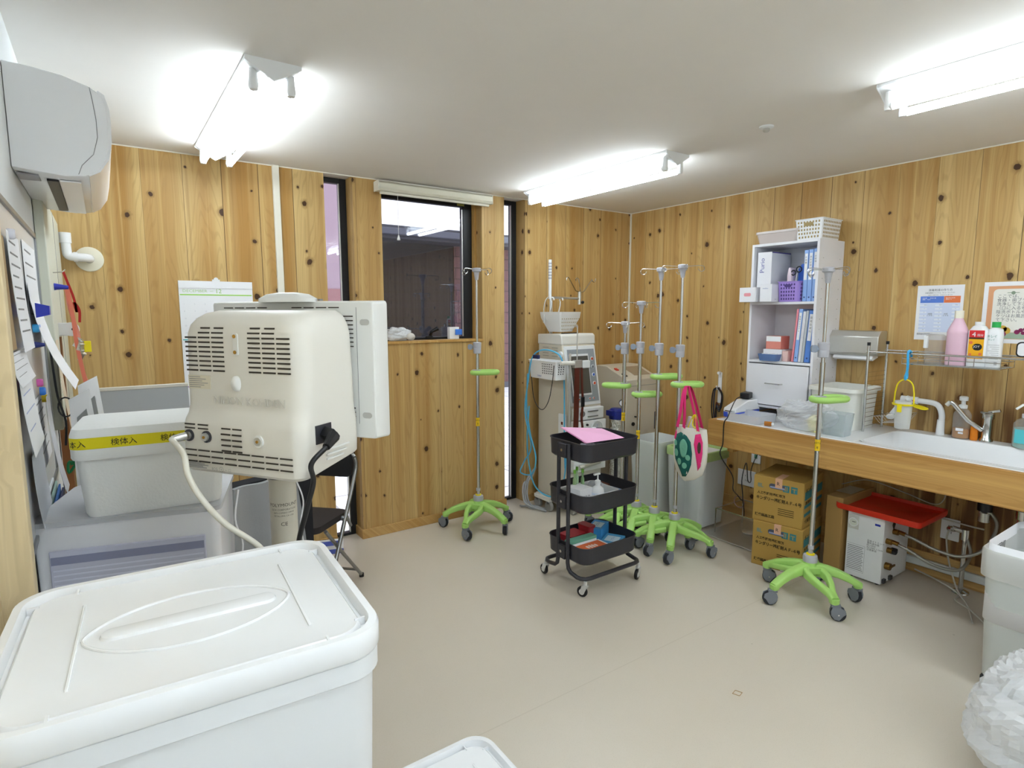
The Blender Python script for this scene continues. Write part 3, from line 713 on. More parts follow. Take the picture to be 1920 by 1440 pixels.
# --- bottom tray
T3 = .169
def carton(name, label, cat, loc, rz, dim, m, rx=0, extra=None):
    o = thing(name, label, cat, loc, rz); o.rotation_euler = (rx, 0, rz)
    G().bx(-dim[0]/2, dim[0]/2, -dim[1]/2, dim[1]/2, 0, dim[2]).out('box', m, o, bev=.0015)
    if extra: extra(o)
    return o
def wipes_print(w, d, h):
    def f(o):
        G().bx(-w*.3, w*.25, -d*.35, d*.35, h+.0003, h+.0012).out('top_label', mat('wipes_pale', 'cfe8f6', .5), o, smooth=False)
        G().text('ソフト', .022, (-w*.25, -d*.1, h+.0014), (1, 0, 0), (0, 0, 1)).text('ふんわり', .016, (-w*.4, -d/2-.0003, h*.35), (1, 0, 0), (0, -1, 0)).out('print', mat('print_navy', '1c4fa8', .6), o, smooth=False)
    return f
def glove(o):
    G().bx(-.099, .099, -.0505, -.050, .004, .066).out('front_print', mat('glove_orange', 'e8703c', .5), o, smooth=False)
    G().bx(-.085, .085, -.04, .04, .0702, .071).out('top_print', mat('glove_orange', 'e8703c', .5), o, smooth=False)
    g = G()
    for i, (x, l) in enumerate(((-.055, .032), (-.035, .038), (-.015, .036), (.005, .030))):
        g.loft([[(x+px, -.0512, .012+pz*.6+l*.5) for px, pz in rrect(.014, l*1.4, .007, 4)], [(x+px, -.0508, .012+pz*.6+l*.5) for px, pz in rrect(.014, l*1.4, .007, 4)]])
        g.loft([[(x+px+.02, -.01+pz, .0722) for px, pz in rrect(.014, l, .007, 4)], [(x+px+.02, -.01+pz, .0715) for px, pz in rrect(.014, l, .007, 4)]])
    g.out('hand_print', mat('glove_white', 'f0dcd4', .6), o, smooth=False)
carton('glove_box', 'orange and white disposable glove box in front of the bottom tray', 'box', (CX-.09, CY-.09, T3), 0, (.20, .10, .070), M_PAPER, extra=glove)
carton('flat_green_box', 'long green and white box lying behind the orange glove box', 'box', (CX-.10, CY-.012, T3), 0, (.20, .05, .095), mat('teal_carton', '6fae96', .55), extra=lambda o: G().bx(-.098, .098, -.0256, -.025, .006, .078).out('front_label', M_PAPER, o, smooth=False))
carton('tissue_box', 'light blue tissue box in the right front of the bottom tray', 'box', (CX+.095, CY-.07, T3), .5, (.15, .11, .062), mat('sky_carton', '4fa8dc', .5), extra=wipes_print(.15, .11, .062))
carton('wipes_box', 'bright blue wipes box standing behind the light blue tissue box', 'box', (CX+.105, CY+.065, T3), .5, (.15, .09, .105), mat('sky_carton2', '3f98dc', .5), extra=wipes_print(.15, .09, .105))
def redbox(label, x, y, z, w):
    o = thing('red_container', label, 'container', (CX+x, CY+y, z), .1)
    G().rr([(w*.9, .085, .01, 0), (w, .095, .012, .075)], n=3).out('box', clear('red_translucent', 'b03038', .12, .3), o)
    G().rr([(w+.004, .10, .012, .0755), (w+.004, .10, .012, .086)], n=3).out('lid', mat('red_lid', 'a82c34', .35), o)
redbox('translucent red container at the rear left of the bottom tray', -.075, .088, T3+.0, .125)
redbox('smaller translucent red container right of the other red one', .022, .075, T3+.035, .055)

# ================================================================ dialysis machine
DX0, DX1, DY0, DY1 = -1.084, -.752, -.46, -.08
dm = thing('dialysis_machine', 'tall ivory dialysis machine with a tilted touch screen', 'medical machine', (DX0, DY0, 0))
W_, D_ = DX1-DX0, DY1-DY0
def yz_prism(g, pts, x0, x1): return g.prism(pts, 'x', x0, x1)
# side profile (y, z): y = 0 front
yz_prism(G(), [(.02, .10), (D_, .10), (D_, 1.36), (.115, 1.36), (.10, 1.345), (.0, .80), (-.01, .56), (.02, .56)], .004, W_-.004).out('cabinet', M_IVORY, dm, bev=.008)
yz_prism(G(), [(.086, 1.295), (D_+.003, 1.295), (D_+.003, 1.372), (.112, 1.378), (.092, 1.365)], -.003, W_+.003).out('top_cover', M_IVORY2, dm, bev=.008)
scr = V3((0, .035, -.49)).normalized()
def on_front(g, x0, x1, z0, z1, th=.006, off=0):
    """slab on the tilted front plane"""
    def yy(z): return .10-(1.345-z)*(.10/.545) - off
    return g.loft([[(x0, yy(z0), z0), (x1, yy(z0), z0), (x1, yy(z1), z1), (x0, yy(z1), z1)], [(x0, yy(z0)-th, z0), (x1, yy(z0)-th, z0), (x1, yy(z1)-th, z1), (x0, yy(z1)-th, z1)]])
on_front(G(), .012, W_-.012, .84, 1.285, .010).out('screen_frame', M_WHITE, dm, bev=.003)
sf = on_front(G(), .035, W_-.03, .865, 1.26, .004, .010).out('keypad_surround', mat('slate_panel', '9aa0a4', .4), dm, label='grey keypad surround')
on_front(G(), .045, .235, .915, 1.225, .004, .0142).out('screen_bezel', M_WHITE, dm)
on_front(G(), .055, .227, .930, 1.210, .003, .0184).out('touch_screen', mat('screen_dark', '5c5a52', .2), dm)
def button(x, z, r, m, nm='round_button'):
    y = .10-(1.345-z)*(.10/.545)-.0142
    o = G().cyl((x, y, z), (x, y-.006, z), r, n=16).out(nm, M_WHITE, dm)
    G().cyl((x, y-.006, z), (x, y-.0075, z), r*.72, n=16).cyl((x, y-.0075, z), (x, y-.0080, z), r*.1, n=8).out('button_mark', m, o)
bo, bb, bg = mat('button_orange', 'e0603a', .4), mat('button_blue', '4a78d8', .4), mat('button_grey', '80848c', .4)
for z, m in ((1.185, bo), (1.125, bg), (1.065, bb), (1.000, bo)): button(.270, z, .0150, m)
for x, m in ((.06, bg), (.10, bo), (.145, bg), (.205, bo), (.245, bo)): button(x, .888, .008, m)
# pump section and lower front
G().bx(.03, W_-.02, -.045, .004, .735, .825).out('pump_housing', M_WHITE, dm, bev=.006)
G().cyl((.09, -.046, .785), (.09, -.056, .785), .022, n=20).bx(.145, .245, -.056, -.046, .755, .762).bx(.145, .245, -.056, -.046, .795, .802).out('pump_fittings', M_GREYMET, dm)
G().bx(.02, W_-.004, -.055, .012, .60, .728).out('blood_pump_panel', M_WHITE, dm, bev=.005)
o = G().cyl((.225, -.056, .665), (.225, -.070, .665), .055, n=28).out('pump_rotor', clear('pump_cover', 'd8dcdc', .25), dm)
G().cyl((.225, -.071, .665), (.225, -.081, .665), .018, n=16).bx(.215, .235, -.087, -.071, .655, .70).out('rotor_knob', M_GREYPL, o)
for x, z in ((.13, .70), (.14, .63), (.16, .625)): G().cyl((x, -.056, z), (x, -.067, z), .009, n=12).out('hose_port', M_RED if z < .65 else M_BLACK, dm)
G().bx(.018, W_+.002, -.050, .018, .44, .592).out('lower_panel', M_WHITE, dm, bev=.005)
for z in (.535, .49): G().cyl((.13, -.051, z), (.13, -.076, z), .012, n=14).out('coupler', M_WHITE2, dm)
G().cyl((.145, -.066, .535), (.155, -.066, .535), .011).out('blue_coupler_tip', mat('coupler_blue', '3c4c90', .4), dm)
G().bx(.016, W_+.004, -.050, .018, .34, .432).out('connector_panel', M_WHITE, dm, bev=.005)
G().cyl((.10, -.066, .385), (.26, -.066, .400), .014, n=14).cyl((.06, -.056, .38), (.10, -.066, .385), .02, n=14).out('steel_connector', M_STEEL, dm)
G().bx(.012, W_-.006, -.010, .02, .12, .332).out('base_panel', M_IVORY2, dm, bev=.005)
# side grille and knob, base plinth, casters
for yy in (.18, .29):
    g = G()
    for i in range(4): g.bx(.0005, .0035, yy-.038, yy+.030, 1.205+i*.021, 1.210+i*.021)
    g.out('side_vent', mat('vent_shadow', 'a8a290', .6), dm, smooth=False)
G().cyl((.004, .10, 1.225), (-.014, .10, 1.225), .022, n=20).out('side_knob', M_WHITE2, dm)
G().text('TORAY', .016, (.05, .0955, 1.330), (1, 0, 0), (0, -1, 0)).out('maker_lettering', mat('print_blue2', '2a50b8', .5), dm, smooth=False)
G().bx(.05, .20, .13, .16, 1.374, 1.384).out('bottle_holder_slot', M_INK, dm, bev=.002)
G().bx(-.02, W_+.01, -.02, D_, .075, .10).out('plinth', M_IVORY2, dm, bev=.006)
G().bx(-.075, -.02, .14, .33, .082, .112).out('foot_outrigger', M_IVORY2, dm, bev=.006)
for x, y in ((-.045, .17), (-.045, .31), (.05, -.0), (W_-.03, .02), (W_-.03, .33)):
    h = G().bx(x-.014, x+.014, y-.016, y+.016, .055, .085).out('caster', M_GREYPL, dm, bev=.004)
    G().cyl((x-.014, y, .040), (x+.014, y, .040), .040, n=20).out('wheel', mat('caster_grey', 'a4a49e', .5), h, bev=.005)
# pole with level tube, cross bar and drip hook
G().cyl((.022, .26, 1.37), (.022, .26, 1.66), .0065, n=10).cyl((.040, .26, 1.37), (.040, .26, 1.66), .0045, n=10).out('rear_pole', M_STEEL, dm)
G().cyl((.020, .26, 1.64), (.020, .26, 1.935), .0125, n=12).out('white_mast', M_WHITE, dm)
g = G()
for i in range(6): g.lathe([(.0135, 1.79+i*.022), (.0145, 1.795+i*.022), (.0135, 1.803+i*.022)], (.020, .26, 0), 12, False)
g.out('mast_clips', M_GREYPL, dm)
G().cyl((.02, .26, 1.652), (.32, .26, 1.646), .009, n=12).out('cross_bar', M_STEEL, dm)
G().cyl((.318, .26, 1.60), (.318, .26, 1.70), .014, n=14).out('bar_end_clamp', M_STEEL, dm)
G().ball((.340, .245, 1.618), .013).out('clamp_knob', M_BLACK, dm)
for pts in ([(.318, .26, 1.698), (.27, .25, 1.705), (.21, .26, 1.80)] + arc((.196, .26, 1.795), .014, .4, PI*1.2, 8, 'xz'), [(.318, .26, 1.698), (.30, .23, 1.71), (.22, .16, 1.79)] + arc((.206, .16, 1.785), .014, .4, PI*1.2, 8, 'xz'), [(.318, .26, 1.698), (.36, .26, 1.70), (.45, .26, 1.80)] + arc((.468, .26, 1.797), .017, PI, PI*2, 8, 'xz')+[(.487, .26, 1.808)]):
    G().tube(pts, .0040, 6).out('drip_hook', M_CHROME, dm)
G().tube(smoothpath([(.015, .26, 1.66), (-.03, .25, 1.63), (-.055, .24, 1.56), (-.058, .23, 1.50)], 5), .004, 6).lathe([(.010, 1.462), (.010, 1.475), (.005, 1.49), (.004, 1.502)], (-.058, .23, 0), 10).out('sensor_cable', mat('cable_grey', 'b4b4ae', .5), dm)
# front vertical rail with bracket
G().cyl((-.018, -.028, .36), (-.018, -.028, 1.24), .0085, n=12).out('side_rail', M_STEEL, dm)
G().cyl((.030, -.05, 1.18), (.030, -.05, 1.44), .0045, n=8).tube(arc((.022, -.05, 1.44), .008, 0, PI*1.4, 8, 'xz'), .003, 6).out('bottle_hook', M_STEEL, dm)
G().cyl((-.12, -.045, 1.175), (.0, -.045, 1.170), .014, .017, 14).out('bracket_grip', M_IVORY2, dm)
G().bx(.0, .075, -.062, -.030, 1.135, 1.190).out('bracket_clamp', M_STEEL, dm, bev=.003)
G().bx(.075, .145, -.067, -.030, 1.130, 1.185).out('bracket_block', M_WHITE, dm, bev=.004)
G().bx(-.020, -.003, .02, .10, .60, .78).out('side_box', M_WHITE, dm, bev=.004)
G().bx(-.0215, -.0195, .045, .065, .70, .722).out('side_box_label', M_BROWN, dm)

# blood-pressure cuff strap, hanging baskets, blue hose
o = thing('leather_strap', 'dark brown strap hanging down the front of the dialysis machine', 'strap', (DX0+.035, DY0-.052, 1.135))
g = G(); pts = [(-.006, 0, .0), (-.008, -.001, -.2), (-.012, -.002, -.42), (-.018, .0, -.62)]
def ribbon(g, pts, w, th, u=(1, 0, 0)):
    u = V3(u).normalized()
    L = [[tuple(V3(p)+u*a*w/2+V3((0, b*th/2, 0))) for a, b in ((-1, -1), (1, -1), (1, 1), (-1, 1))] for p in pts]
    return g.loft(L)
ribbon(g, smoothpath(pts, 4), .046, .006).out('wide_strap', M_BROWN, o)
ribbon(G(), smoothpath([(.035, -.004, .0), (.038, -.008, -.15), (.042, -.014, -.25), (.040, -.006, -.38), (.050, -.006, -.45)], 4), .018, .006).out('narrow_strap', M_BROWN, o)
G().box((.042, -.014, -.255), (.03, .012, .075)).out('buckle', M_BLACK, o, bev=.003)
wb = thing('hanging_basket', 'translucent white perforated basket hooked on the bar above the dialysis machine', 'basket', (DX0+.080, DY0+.205, 1.392), .22)
b_ = G().loft([[(x*k1, y*k2-yo, z) for x, y in rrect(1, 1, .08, 3)] for k1, k2, yo, z in ((.15, .12, -.0, .0), (.25, .20, .0, .105), (.265, .21, .0, .150), (.259, .204, .0, .150), (.144, .114, 0, .004))])
bo_ = b_.out('basket_body', clear('frosted_basket', 'fafaf8', .30, .3), wb)
g = G()
for j in range(4):
    z = .02+j*.026; w = .15+(.25-.15)*z/.105; dd_ = .12+.08*z/.105
    for i in range(9): g.box((-w/2+w*(i+.7)/9.4, -dd_/2-.0006, z), (.008, .001, .008))
    for i in range(5): g.box((w/2+.0006, -dd_/2+dd_*(i+.5)/5, z), (.001, .008, .008))
g.out('hole_pattern', mat('hole_tan', 'a89468', .8), bo_, smooth=False)
for x in (-.045, .065):
    G().tube([(x, .07, .145), (x, .055, .20)] + arc((x, .045, .243), .016, -PI*.3, PI*1.1, 9, 'yz'), .0045, 8).out('hook', M_WHITE, wb)
mb = thing('side_basket', 'white plastic basket mounted on the left side of the dialysis machine', 'basket', (DX0-.075, DY0+.16, 1.045))
mbb = basket(mb, .10, .31, .115, .34, .135, M_WHITE2, r=.015, holes=False)
g = G()
for i in range(6):
    for j in range(5): g.box((-.0532-.0012*j, -.115+i*.022, .045+j*.017), (.0012, .008, .009))
for i in range(3):
    for j in range(5): g.box((-.03+i*.022, -.1600-.0026*j, .045+j*.017), (.008, .0012, .009))
g.out('hole_pattern', mat('hole_dark', '4a4c50', .7), mbb, smooth=False)
for y in (-.1, .1): G().bx(.052, .074, y-.02, y+.02, .03, .06).out('bracket', M_GREYMET, mb)
G().text('TORAY', .016, (-.0545, .06, .015), (0, -1, 0), (-1, 0, 0)).out('lettering', mat('print_blue2', '2a50b8'), mb, smooth=False)
bh = thing('blue_hose', 'light blue hose looped from the side basket down to the floor', 'hose', (DX0-.07, DY0+.12, 1.17))
g = G()
g.tube(smoothpath([(.055, -.10, -.80), (.045, -.10, -.55), (.048, -.09, -.2), (.05, -.07, -.02), (.03, -.04, .06), (-.02, .04, .09), (-.05, .12, .07), (-.066, .17, .0), (-.07, .20, -.15), (-.078, .23, -.4), (-.07, .16, -.66), (-.07, .25, -.80), (-.07, .30, -.90), (-.07, .15, -.88), (-.07, .10, -.74), (-.072, .17, -.56), (-.07, .22, -.35), (-.068, .21, -.10)], 7), .0055, 8)
g.out('hose', mat('hose_blue', '52b4dc', .35), bh)
G().tube(smoothpath([(-.068, .19, -.35), (-.072, .21, -.60), (-.07, .19, -.80), (-.062, .12, -.97), (-.02, .0, -1.03), (.02, -.09, -.98), (.05, -.11, -.80), (.06, -.10, -.60)], 6), .0055, 8).out('hose', mat('hose_blue', '52b4dc'), bh)
G().box((-.055, .12, .035), (.02, .07, .03)).out('hose_clip', mat('navy', '1e2c60', .5), bh, bev=.004)
bk = G().tube(smoothpath([(0, 0, 0), (-.006, .01, -.12), (-.002, .06, -.27), (-.01, .13, -.34), (-.02, .21, -.27), (-.02, .245, -.1)], 6), .003, 6).out('black_cable', M_BLACK, None, loc=(DX0-.138, DY0+.01, 1.155)); tag(bk, 'thin black cable looping below the side basket of the dialysis machine', 'cable')
th_ = thing('drain_tube', 'bundle of clear tubing coiled on the floor behind the dialysis machine', 'tube', (-1.20, -.12, .0))
for k, (dx, dz, r) in enumerate(((0, 0, .008), (.02, .0, .007), (-.02, .0, .007))):
    G().tube(smoothpath([(.10, .04, .30), (.04, .03, .26-.02*k), (-.03+dx, .0, .20), (-.05+dx, -.02, .10), (-.02+dx, -.04, .012+.012*k), (.05+dx, -.12-.03*k, .010), (.02, -.02-.03*k, .012), (-.06, .02+.01*k, .012)], 6), r, 8).out('tube', clear('tube_clear', 'c8ccd0', .35), th_)

# ================================================================ water treatment unit, wrapped cylinder
ro = thing('water_treatment_unit', 'pale ivory cabinet with a sloping control top in the far corner', 'medical machine', (-.42, -.40, 0))
G().prism([(0, .03), (.36, .03), (.36, 1.09), (.24, 1.09), (.0, .99)], 'x', .0, .385).out('cabinet', M_IVORY, ro, bev=.006)
G().bx(-.001, .386, -.0012, .001, .935, .938).out('seam', M_GINK, ro)
o = G().loft([[(x, y, .99+y*(.10/.24)+e) for x, y in ((.15, .06), (.34, .06), (.34, .20), (.15, .20))] for e in (.0, .003)]).out('control_panel', mat('tan_panel', 'a8967c', .4), ro)
G().loft([[(x, y, .99+y*(.10/.24)+e) for x, y in ((.03, .05), (.06, .05), (.06, .09), (.03, .09))] for e in (.0, .008)]).out('black_button', M_BLACK, ro)
G().loft([[(x, y, .99+y*(.10/.24)+e) for x, y in ((.03, .15), (.06, .15), (.06, .18), (.03, .18))] for e in (.0, .008)]).out('red_button', M_RED, ro)
for y, z in ((.0, .86), (.0, .70)):
    G().tube([(.10, -.002, z-.02), (.10, -.02, z-.02), (.14, -.02, z), (.14, -.002, z)], .006, 6).out('door_catch', M_BLACK, ro)
G().cyl((.08, -.001, .62), (.08, -.01, .62), .016, n=14).out('round_plug', M_BLACK, ro)
G().bx(.34, .37, -.006, .0, .55, .70).out('side_handle', M_DARK, ro, bev=.004)
for x in (.03, .355):
    for y in (.03, .33): G().cyl((x, y, 0), (x, y, .03), .02, n=12).out('foot', M_BLACK, ro)
fc = thing('wrapped_cylinder', 'silver foil-wrapped filter cylinder with a blue top and pressure gauge', 'filter', (-.60, -.47, 0))
foil = mat('crinkled_foil', 'e4e4de', .25, metal=.75, bump=1.0, bscale=70)
foil.node_tree.nodes['Bump'].inputs['Distance'].default_value = .02
G().lathe([(.052, 0), (.055, .01), (.055, .70), (.050, .705)], n=28).out('wrapped_body', foil, fc)
G().lathe([(.058, .705), (.060, .72), (.060, .77), (.045, .785)], n=20).bx(-.085, -.02, -.03, .03, .735, .775).out('blue_head', mat('head_blue', '1c2a86', .4), fc)
gg = G().at((.03, -.03, .83), -.75).cyl((0, -.012, 0), (0, .012, 0), .026, n=22).bx(-.008, .008, -.008, .008, -.055, -.02).out('pressure_gauge', M_DARK, fc)
G().at((.03, -.03, .83), -.75).cyl((0, -.013, 0), (0, -.0145, 0), .022, n=22).out('gauge_dial', M_PAPER, gg)

# ================================================================ bins behind the stands
def open_bin(name, label, loc, w, d, h, m, lidm=None, rz=0, rim=.03):
    t = thing(name, label, 'bin', loc, rz)
    G().rr([(w*.80, d*.80, .04, 0), (w*.83, d*.83, .045, .01), (w*.95, d*.95, .05, h-rim-.02), (w, d, .05, h-rim), (w, d, .05, h), (w-.012, d-.012, .05, h), (w*.93, d*.93, .05, h-rim-.02), (w*.80, d*.80, .04, .012)], n=5).out('body', m, t)
    return t
M_BINW = mat('bin_white', 'e4e7e4', .45)
b1 = open_bin('white_bin', 'open white bin standing behind the row of infusion stands', (-.42, -.73, 0), .34, .30, .575, M_BINW)
o = crumple(G(), (0, 0, .04), .10, .09, .05, 31, amp=.1).out('bin_filling', M_PAPER, None, loc=(-.42, -.73, .02)) if False else None
b2 = thing('green_lidded_bin', 'white bin with a light green rim standing by the end of the counter', 'bin', (-.385, -1.085, 0))
G().rr([(.26, .29, .03, .02), (.275, .32, .035, .30), (.285, .335, .035, .50), (.275, .325, .03, .50), (.25, .28, .03, .03)], n=4).out('body', mat('bin_grey_white', 'd2d5d4', .5), b2)
G().rr([(.30, .35, .04, .50), (.305, .355, .04, .505), (.305, .355, .04, .555), (.298, .348, .04, .562), (.262, .312, .03, .562), (.258, .308, .03, .50)], n=4).out('rim', mat('pale_lime', 'b7d28a', .45), b2)
G().rr([(.256, .306, .03, .535), (.256, .306, .03, .545)], n=4).out('lid', M_PAPER, b2)
for y in (-.09, .09):
    G().cyl((-.125, y, .045), (-.105, y, .045), .045, n=18).out('wheel', M_DGREY, b2)
ln = thing('bin_liner', 'white liner bag hanging over the edge of the green-rimmed bin', 'bin liner', (-.555, -1.07, .30))
ribbon(G(), smoothpath([(.0, .06, .21), (-.012, .03, .20), (-.014, .0, .10), (-.013, -.01, -.02), (-.006, .0, -.2)], 4), .05, .05, (0, 1, 0)).out('liner_fold', M_LINER, ln)

# ================================================================ counter with sink
ct = thing('sink_counter', 'long wooden-edged counter with a wide white sink along the right wall', 'counter', (-.69, -1.39, .683))
def C(g, x0, x1, y0, y1, z0, z1): return g.bx(x0+.69, x1+.69, y0+1.39, y1+1.39, z0-.683, z1-.683)
C(G(), -.69, -.655, -5.2, -1.39, .683, .849).out('front_board', M_FASCIA, ct, bev=.002)
C(G(), -.655, -.014, -1.425, -1.39, .683, .849).out('end_board', M_FASCIA, ct, bev=.002)
g = G()
C(g, -.654, -.001, -2.27, -1.426, .825, .852); C(g, -.654, -.60, -5.2, -2.27, .825, .852); C(g, -.12, -.001, -5.2, -2.27, .825, .852)
C(g, -.60, -.12, -5.2, -3.85, .825, .852)
g.out('white_top', M_WHITE2, ct, bev=.004)
bs = G().at((.33, -1.67, -.683))
bs.rr([(.46, 1.56, .05, .66), (.47, 1.57, .06, .665), (.486, 1.588, .07, .845), (.50, 1.60, .07, .8535), (.478, 1.578, .07, .8535), (.466, 1.566, .065, .845), (.44, 1.54, .06, .672)], n=6).out('sink_basin', M_WHITE2, ct)
C(G(), -.60, -.58, -5.0, -1.5, .66, .683) if False else None
for y in (-1.5, -3.9): C(G(), -.60, -.03, y-.02, y+.02, .64, .8245).out('bearer', M_TRIMWOOD, ct)

# ================================================================ bookcase
SX, SY0, SY1, SZ = -.30, -1.395, -1.845, .853
bc = thing('bookcase', 'white narrow bookcase with a drawer standing on the counter', 'bookcase', (0, SY0, SZ))
D, Wd, Hh = .30, .45, 1.128
M_LAM = mat('white_laminate', 'e8e8ec', .4)
G().bx(-D, -.004, -.016, 0, 0, Hh).out('side_panel', M_LAM, bc, bev=.001)
sp_ = G().bx(-D, -.004, -Wd, -Wd+.016, 0, Hh).out('side_panel', M_LAM, bc, bev=.001)
g = G()
for x in (-.25, -.05):
    for i in range(13): g.cyl((x, -Wd-.0004, .27+i*.062), (x, -Wd+.001, .27+i*.062), .0028, n=8)
g.out('shelf_pin_holes', M_GINK, sp_, smooth=False)
for z, nm in ((Hh-.016, 'top_panel'), (.735, 'shelf'), (.352, 'shelf'), (.055, 'bottom_panel')):
    G().bx(-D, -.012, -Wd+.016, -.016, z, z+.016).out(nm, M_LAM, bc, bev=.001)
G().bx(-.012, -.004, -Wd+.016, -.016, 0.055, Hh).out('back_panel', M_LAM, bc)
dr = G().bx(-D-.014, -D-.001, -Wd+.018, -.018, .078, .346).out('drawer', M_LAM, bc, bev=.002)
G().tube([(-D-.014, -.155, .222), (-D-.036, -.160, .222), (-D-.036, -.262, .222), (-D-.014, -.267, .222)], .0045, 8).out('handle', M_CHROME, dr)

def SP(y, z): return (-.30, y, z)
# top of bookcase
o = thing('storage_box', 'translucent pinkish-grey storage box on top of the bookcase', 'box', (-.165, -1.545, 1.982))
G().rr([(.20, .26, .02, 0), (.22, .29, .02, .065)], n=3).out('body', clear('dusty_clear', 'd8ccc6', .18, .3), o)
G().rr([(.23, .30, .02, .0655), (.23, .30, .02, .080)], n=3).out('lid', clear('dusty_clear', 'd8ccc6', .18), o)
o = thing('white_basket', 'white perforated basket on top of the bookcase, right end', 'basket', (-.155, -1.752, 1.982), 0)
bb_ = basket(o, .215, .155, .235, .175, .125, M_WHITE2, 11, 5, hole=mat('hole_tan', 'a89468'), r=.012, hs=.5)
G().loft([[(-.1165+e, y, .095+z) for y, z in rrect(.06, .022, .011, 4)] for e in (-.0012, .0)]).out('handle_slot', mat('hole_tan', 'a89468'), bb_, smooth=False)
# upper shelf
z1 = SZ+.735+.0165
o = carton('tall_supply_box', 'tall white and purple supply box at the left of the upper shelf', 'box', (-.165, -1.474, z1), 0, (.225, .10, .325), mat('white_carton', 'e8e8ec', .6))
G().bx(-.1131, -.1127, -.049, .049, .002, .095).out('purple_band', mat('violet_print', '7a5cc8', .5), o, smooth=False)
G().bx(-.11, .11, -.0504, -.05, .318, .324).out('purple_edge', mat('violet_print2', '4c3a9c', .5), o, smooth=False)
G().text('Purio', .045, (-.1132, .0, .19), (0, 0, 1), (-1, 0, 0)).out('print', mat('print_violet', '6468a8', .6), o, smooth=False)
o = carton('small_white_box', 'small white box with a pink mark hanging over the left end of the upper shelf', 'box', (-.335, -1.430, z1), .0, (.10, .118, .095), mat('white_carton', 'e8e8ec'))
G().loft([[(-.0502-e, y, .048+z) for y, z in rrect(.05, .022, .008, 3)] for e in (.0, .0004)]).out('pink_mark', mat('mark_pink', 'e89aa4', .6), o, smooth=False)
o = carton('small_lettered_box', 'small white box with fine blue lettering, second along the upper shelf', 'box', (-.325, -1.550, z1), .0, (.09, .082, .112), mat('white_carton', 'e8e8ec'))
G().text('medico', .013, (-.0453, .022, .082), (0, -1, 0), (-1, 0, 0)).text('1+', .016, (-.01, -.0413, .01), (1, 0, 0), (0, -1, 0)).out('print', mat('print_grey_blue', '6a7cb0', .6), o, smooth=False)
o = thing('purple_basket', 'purple perforated basket in the middle of the upper shelf', 'basket', (-.225, -1.660, z1))
bp_ = basket(o, .155, .135, .165, .145, .125, mat('lilac_plastic', 'a58ad8', .4), 7, 5, hole=mat('hole_violet', '4c3a78', .7), r=.02, hs=.5)
G().loft([[(-.0815+e, y, .100+z) for y, z in rrect(.045, .018, .009, 4)] for e in (-.0012, .0)]).out('handle_slot', mat('hole_violet', '4c3a78'), bp_, smooth=False)
o = thing('refill_pouch', 'pale pink and white pouch standing behind the purple basket', 'pouch', (-.215, -1.632, z1+.006))
G().loft([[(x*.07, y*.04*k, z) for x, y in rrect(1, 1, .3, 3)] for z, k in ((0, 1), (.16, 1), (.205, .5), (.212, .1))]).out('pouch', mat('pouch_pink', 'e8d4de', .5), o)
o = thing('blue_pouch', 'bright blue pouch at the right of the purple basket', 'pouch', (-.20, -1.700, z1+.006))
G().loft([[(x*.03, y*.07*k+.0, z) for x, y in rrect(1, 1, .3, 3)] for z, k in ((0, 1), (.20, .9), (.232, .3))]).out('pouch', mat('pouch_blue', '2c62c8', .4), o)
o = thing('scissors', 'black-handled scissors standing in the purple basket', 'scissors', (-.255, -1.663, z1+.008))
G().cyl((0, 0, 0), (.01, -.02, .17), .004).out('blade', M_STEEL, o)
g = G().tube([(p[0]+.012, p[1]-.028, p[2]+.195) for p in arc((0, 0, 0), .017, 0, 2*PI, 12, 'yz')][:-1], .004, 6, closed=True)
g.out('finger_ring', M_BLACK, o)
G().tube([(p[0]+.012, p[1]+.008, p[2]+.175) for p in arc((0, 0, 0), .015, 0, 2*PI, 12, 'yz')][:-1], .004, 6, closed=True).out('finger_ring', M_BLACK, o)
def binder(label, y, z, h, w, m, lean=0.0, title='記録', x=-.275, group='blue files on the shelves', spine=True, dep=.22):
    o = thing('ring_binder', label, 'file', (x, y, z)); o.rotation_euler = (lean, 0, 0); o['group'] = group
    G().bx(0, dep, -w/2, w/2, 0, h).out('cover', m, o, bev=.002)
    if spine:
        G().bx(-.0006, 0, -w*.33, w*.33, h*.42, h*.93).out('spine_label', M_PAPER, o, smooth=False)
        g = G()
        for i, ch in enumerate(title): g.text(ch, w*.5, (-.0008, w*.25, h*.84-i*w*.62), (0, -1, 0), (-1, 0, 0))
        g.out('spine_writing', M_GINK, o, smooth=False)
        G().cyl((-.0008, 0, h*.08), (.002, 0, h*.08), w*.18, n=12).out('finger_hole', mat('hole_navy', '3a4a80', .6), o)
    return o
binder('leftmost pale blue file on the upper shelf, leaning a little', -1.752, z1+.001, .315, .026, M_FILE, .0, '手順書')
binder('middle pale blue file of three on the upper shelf', -1.7815, z1, .318, .027, M_FILE, 0, '透析記録')
binder('rightmost pale blue file on the upper shelf against the side', -1.811, z1, .322, .026, M_FILE, 0, '点検簿')
